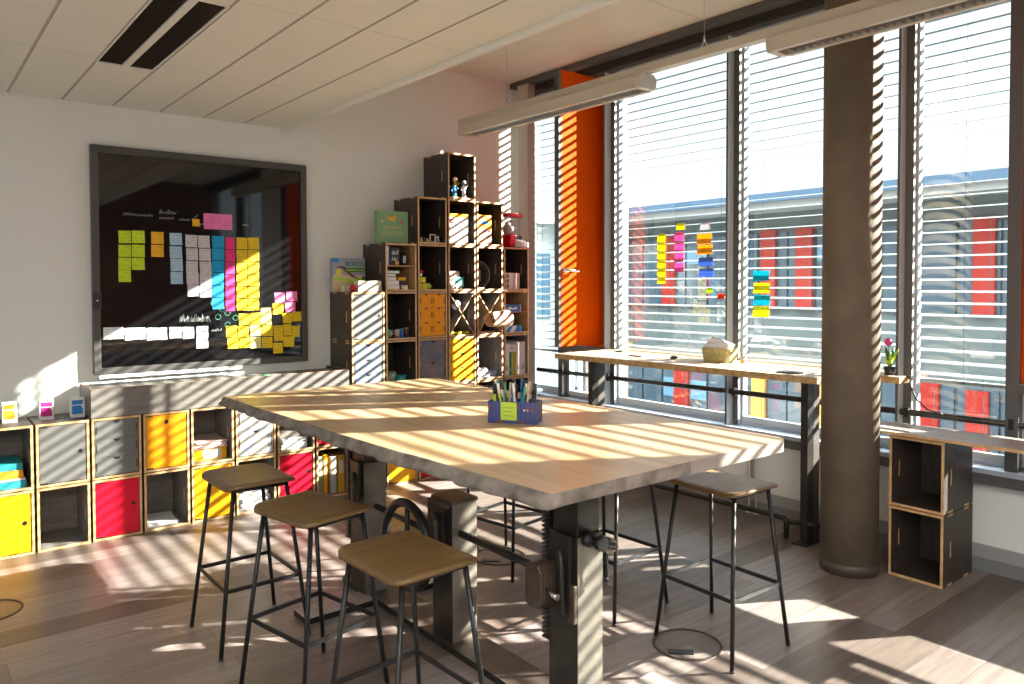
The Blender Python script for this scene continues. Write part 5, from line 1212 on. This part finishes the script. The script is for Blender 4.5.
for k, (mt, cn) in enumerate(pen_cols):
    u = -LB / 2 + 0.018 + k * (LB - 0.036) / (len(pen_cols) - 1); v = 0.022 + (k * 37 % 60) / 1000
    base = Vector((1.672, -2.935, 1.0562)) + Rz.to_3x3() @ Vector((u * 0.9, v, 0))
    tx = (u / LB) * 0.30 + random.uniform(-0.10, 0.10); ty = random.uniform(-0.1, 0.14)
    hgt = random.uniform(0.145, 0.180)
    d = (Rz.to_3x3() @ Vector((tx, ty, 1))).normalized(); 
    r = 0.0048 if k % 4 else 0.007
    t = thing('pen', cn + ' pen or pencil in the blue pen box, place %s from the left' % ('one two three four five six seven eight nine ten eleven twelve thirteen fourteen fifteen sixteen seventeen eighteen nineteen twenty twenty-one twenty-two twenty-three'.split()[k]), 'pen', tuple(base), 0, 'pens in the blue box')
    MB().tube([(0, 0, 0), tuple(d * hgt * 0.72)], r, mt, 8).build('barrel', t)
    MB().tube([tuple(d * hgt * 0.72), tuple(d * hgt)], r * 1.2, ('blackp', 'white', mt, 'chalkg')[k % 4], 8).build('cap', t)

# ------------------------------------------------------------------ bar table at the window
br_ = thing('window_bar_table', 'long pale bar table standing along the window left of the column', 'table', (3.80, -0.88, 0))
bt = MB()
# outline in world x,y
OUT = [(3.775, -0.87), (4.40, -0.87), (4.40, -3.36), (4.275, -3.36), (4.275, -3.06), (3.885, -3.06)]
bt.prism([(a - 3.80, b + 0.88) for a, b in OUT], 1.042, 1.083, 'bar', 'xy', side='baredge')
bt.build('tabletop', br_, bevel=0.002)
for (x, y) in ((4.03, -1.02), (4.085, -2.865)):
    lg = MB(); lg.box(x - 3.80, x - 3.80 + 0.145, y + 0.88 - 0.02, y + 0.88 + 0.02, 0.006, 1.042, 'barleg', {'-x': 'iron'})
    lg.box(x - 3.80 - 0.004, x - 3.80 + 0.07, y + 0.88 - 0.024, y + 0.88 + 0.024, 0.006, 1.040, 'iron')
    lg.build('leg', br_, bevel=0.002)
    MB().box(x - 3.80 - 0.06, x - 3.80 + 0.26, y + 0.88 - 0.05, y + 0.88 + 0.05, 0, 0.008, 'iron').build('foot_plate', br_)
MB().tube([(4.06 - 3.8, -1.02 + 0.88, 0.125), (4.075 - 3.8, -2.70 + 0.88, 0.135), (4.078 - 3.8, -2.735 + 0.88, 0.130), (4.08 - 3.8, -2.75 + 0.88, 0.11), (4.08 - 3.8, -2.75 + 0.88, 0.008)], 0.017, 'iron', 12)\
    .tube([(4.08 - 3.8, -2.76 + 0.88, 0.12), (4.12 - 3.8, -2.96 + 0.88, 0.125)], 0.017, 'iron', 12).build('footrest', br_)
# things on the bar
TZB = 1.0832
bk_ = thing('paper_basket', 'straw coloured basket full of papers on the window bar', 'basket', (4.245, -2.115, TZB), 0.15)
bb = MB()
for z0, z1, s0, s1 in ((0, 0.10, 0.86, 1.0),):
    P0 = [(a * s0, b * s0) for a, b in rrect(0.085, 0.115, 0.03, 4)]; P1 = [(a * s1, b * s1) for a, b in rrect(0.085, 0.115, 0.03, 4)]
    A = [bb.bm.verts.new((a, b, z0)) for a, b in P0]; B = [bb.bm.verts.new((a, b, z1)) for a, b in P1]
    Ci = [bb.bm.verts.new((a * 0.95, b * 0.95, z1)) for a, b in P1]; D = [bb.bm.verts.new((a * 0.93, b * 0.93, 0.006)) for a, b in P0]
    n = len(A); bb.face(A[::-1], 'wicker'); bb.face(D, 'wicker')
    for i in range(n):
        j = (i + 1) % n; bb.face([A[i], A[j], B[j], B[i]], 'wicker'); bb.face([B[i], B[j], Ci[j], Ci[i]], 'wicker'); bb.face([Ci[i], Ci[j], D[j], D[i]], 'wicker')
bb.build('basket', bk_)
item('paper_stack', 'sheaf of white papers standing in the straw basket', 'paper', 4.245, -2.115, TZB + 0.007, [(None, MB().prism([(-0.10, 0.0), (0.10, 0.0), (0.10, 0.115), (0.055, 0.165), (-0.10, 0.118)], -0.03, 0.03, 'paper', 'yz').prism([(-0.095, 0.0), (0.095, 0.0), (0.092, 0.12), (-0.095, 0.125)], -0.06, -0.035, 'paper', 'yz'))], rz=0.15)
item('glue_jar', 'tiny jar with orange content right of the basket', 'jar', 4.30, -2.27, TZB, [('glass', MB().lathe((0, 0, 0), [(0.020, 0), (0.020, 0.05)], 'clear', 16)), ('content', MB().lathe((0, 0, 0.001), [(0.018, 0), (0.018, 0.018)], 'orangep', 16))])
MB().sphere((0, 0, 0.012), 0.03, 'film', (1.1, 0.9, 0.4)).build('brown_pouch', None, (4.13, -1.79, TZB), label='small brown rounded pouch left of the basket', cat='pouch')
MB().tube([(0, 0, 0.006), (0, -0.12, 0.006)], 0.006, 'rust', 8).build('pencil', None, (4.05, -1.42, TZB), label='brown pencil lying on the window bar', cat='pencil')
item('glass_dish', 'shallow glass dish near the left end of the window bar', 'dish', 4.30, -1.10, TZB, [(None, MB().lathe((0, 0, 0), [(0.04, 0), (0.055, 0.014), (0.05, 0.014), (0.036, 0.004)], 'glassy', 24))])
MB().prism(rrect(0.035, 0.075, 0.01), 0, 0.008, 'blackp').build('phone', None, (3.97, -2.83, TZB), 0.2, 0.001, label='black phone lying on the bar beside the column', cat='phone')
pp_ = thing('potted_plant', 'small green plant with a red flower behind the column', 'plant', (4.345, -3.27, TZB))
MB().lathe((0, 0, 0), [(0.028, 0), (0.036, 0.05), (0.032, 0.05), (0.026, 0.01)], 'blackp', 20).build('pot', pp_)
lf = MB()
for k in range(22):
    a = random.uniform(0, 2 * PI); h_ = random.uniform(0.05, 0.14); r_ = random.uniform(0.01, 0.05)
    lf.tube([(0, 0, 0.045), (r_ * 0.5 * math.cos(a), r_ * 0.5 * math.sin(a), h_ * 0.7 + 0.03), (r_ * math.cos(a), r_ * math.sin(a), h_ + 0.03)], 0.006, 'dgreen' if k % 2 else 'lime', 5, radii=[0.003, 0.010, 0.002])
lf.build('leaves', pp_)
MB().sphere((0.0, 0.01, 0.20), 0.024, 'pinkp').tube([(0, 0, 0.05), (0, 0.01, 0.19)], 0.003, 'dgreen', 6).build('flower', pp_)
MB().tube([(4.33, -3.30, 1.088), (4.38, -3.365, 1.08), (4.39, -3.37, 1.03), (4.40, -3.40, 0.95), (4.41, -3.46, 0.89), (4.405, -3.55, 0.872)], 0.005, 'blackp', 8).build('power_cable', None, label='black cable hanging from the bar to the guard rail', cat='cable')

# ------------------------------------------------------------------ two cubes and board by the right window
rz_ = -PI / 2
G3 = 'dark cubes by the right window'
# front of these faces -X ; local x runs along -Y
c1 = cube('lower empty black plywood cube on the floor right of the column', 3.995, -3.435, 0.0, 'film', rz_, G3)
c2 = cube('upper empty black plywood cube under the grey board, right of the column', 3.995, -3.435, PZ, 'film', rz_, G3)
dk = thing('shelf_board', 'grey plywood board lying across the two black cubes', 'board', (3.96, -3.33, 0.7955))
MB().prism([(0.0, 0.06), (0.33, 0.06), (0.36, -1.30), (0.02, -1.30)], 0, 0.016, 'ledge', 'xy', side='edge').build('board', dk)

# radiator pipes
rp = thing('radiator_pipes', 'pair of thin radiator pipes under the window sill', 'pipes', (4.40, -2.28, 0))
MB().tube([(0, 0.025, 0), (0, 0.025, 0.5)], 0.008, 'lamp', 10).build('pipe', rp)
MB().tube([(0, -0.035, 0), (0, -0.035, 0.5)], 0.008, 'lamp', 10).build('pipe', rp)
MB().lathe((0, 0.025, 0), [(0.022, 0.0), (0.022, 0.006)], 'white', 16).build('collar', rp)
MB().lathe((0, -0.035, 0), [(0.022, 0.0), (0.022, 0.006)], 'white', 16).build('collar', rp)

# round floor outlets
def outlet(x, y, label):
    t = thing('floor_outlet', label, 'floor outlet', (x, y, 0), 0, 'round floor outlets')
    MB().lathe((0, 0, 0), [(0.158, 0.0), (0.158, 0.004), (0.144, 0.005), (0.144, 0.001), (0.158, 0.0)], 'ironb', 48, cap=False).build('ring', t)
    MB().lathe((0, 0, 0), [(0.143, 0.0002), (0.143, 0.0012)], 'floor', 48).build('cover', t)
    MB().box(-0.055, 0.055, -0.02, 0.02, 0.001, 0.006, 'steel', None, Matrix.Translation((-0.085, -0.03, 0)) @ Matrix.Rotation(-0.75, 4, 'Z')).build('cable_flap', t)
outlet(2.43, -3.262, 'round floor outlet under the sunlit-seat stool')
outlet(2.46, -1.83, 'round floor outlet behind the table under the farthest stool')
outlet(-0.02, -0.83, 'round floor outlet at the left photo edge')
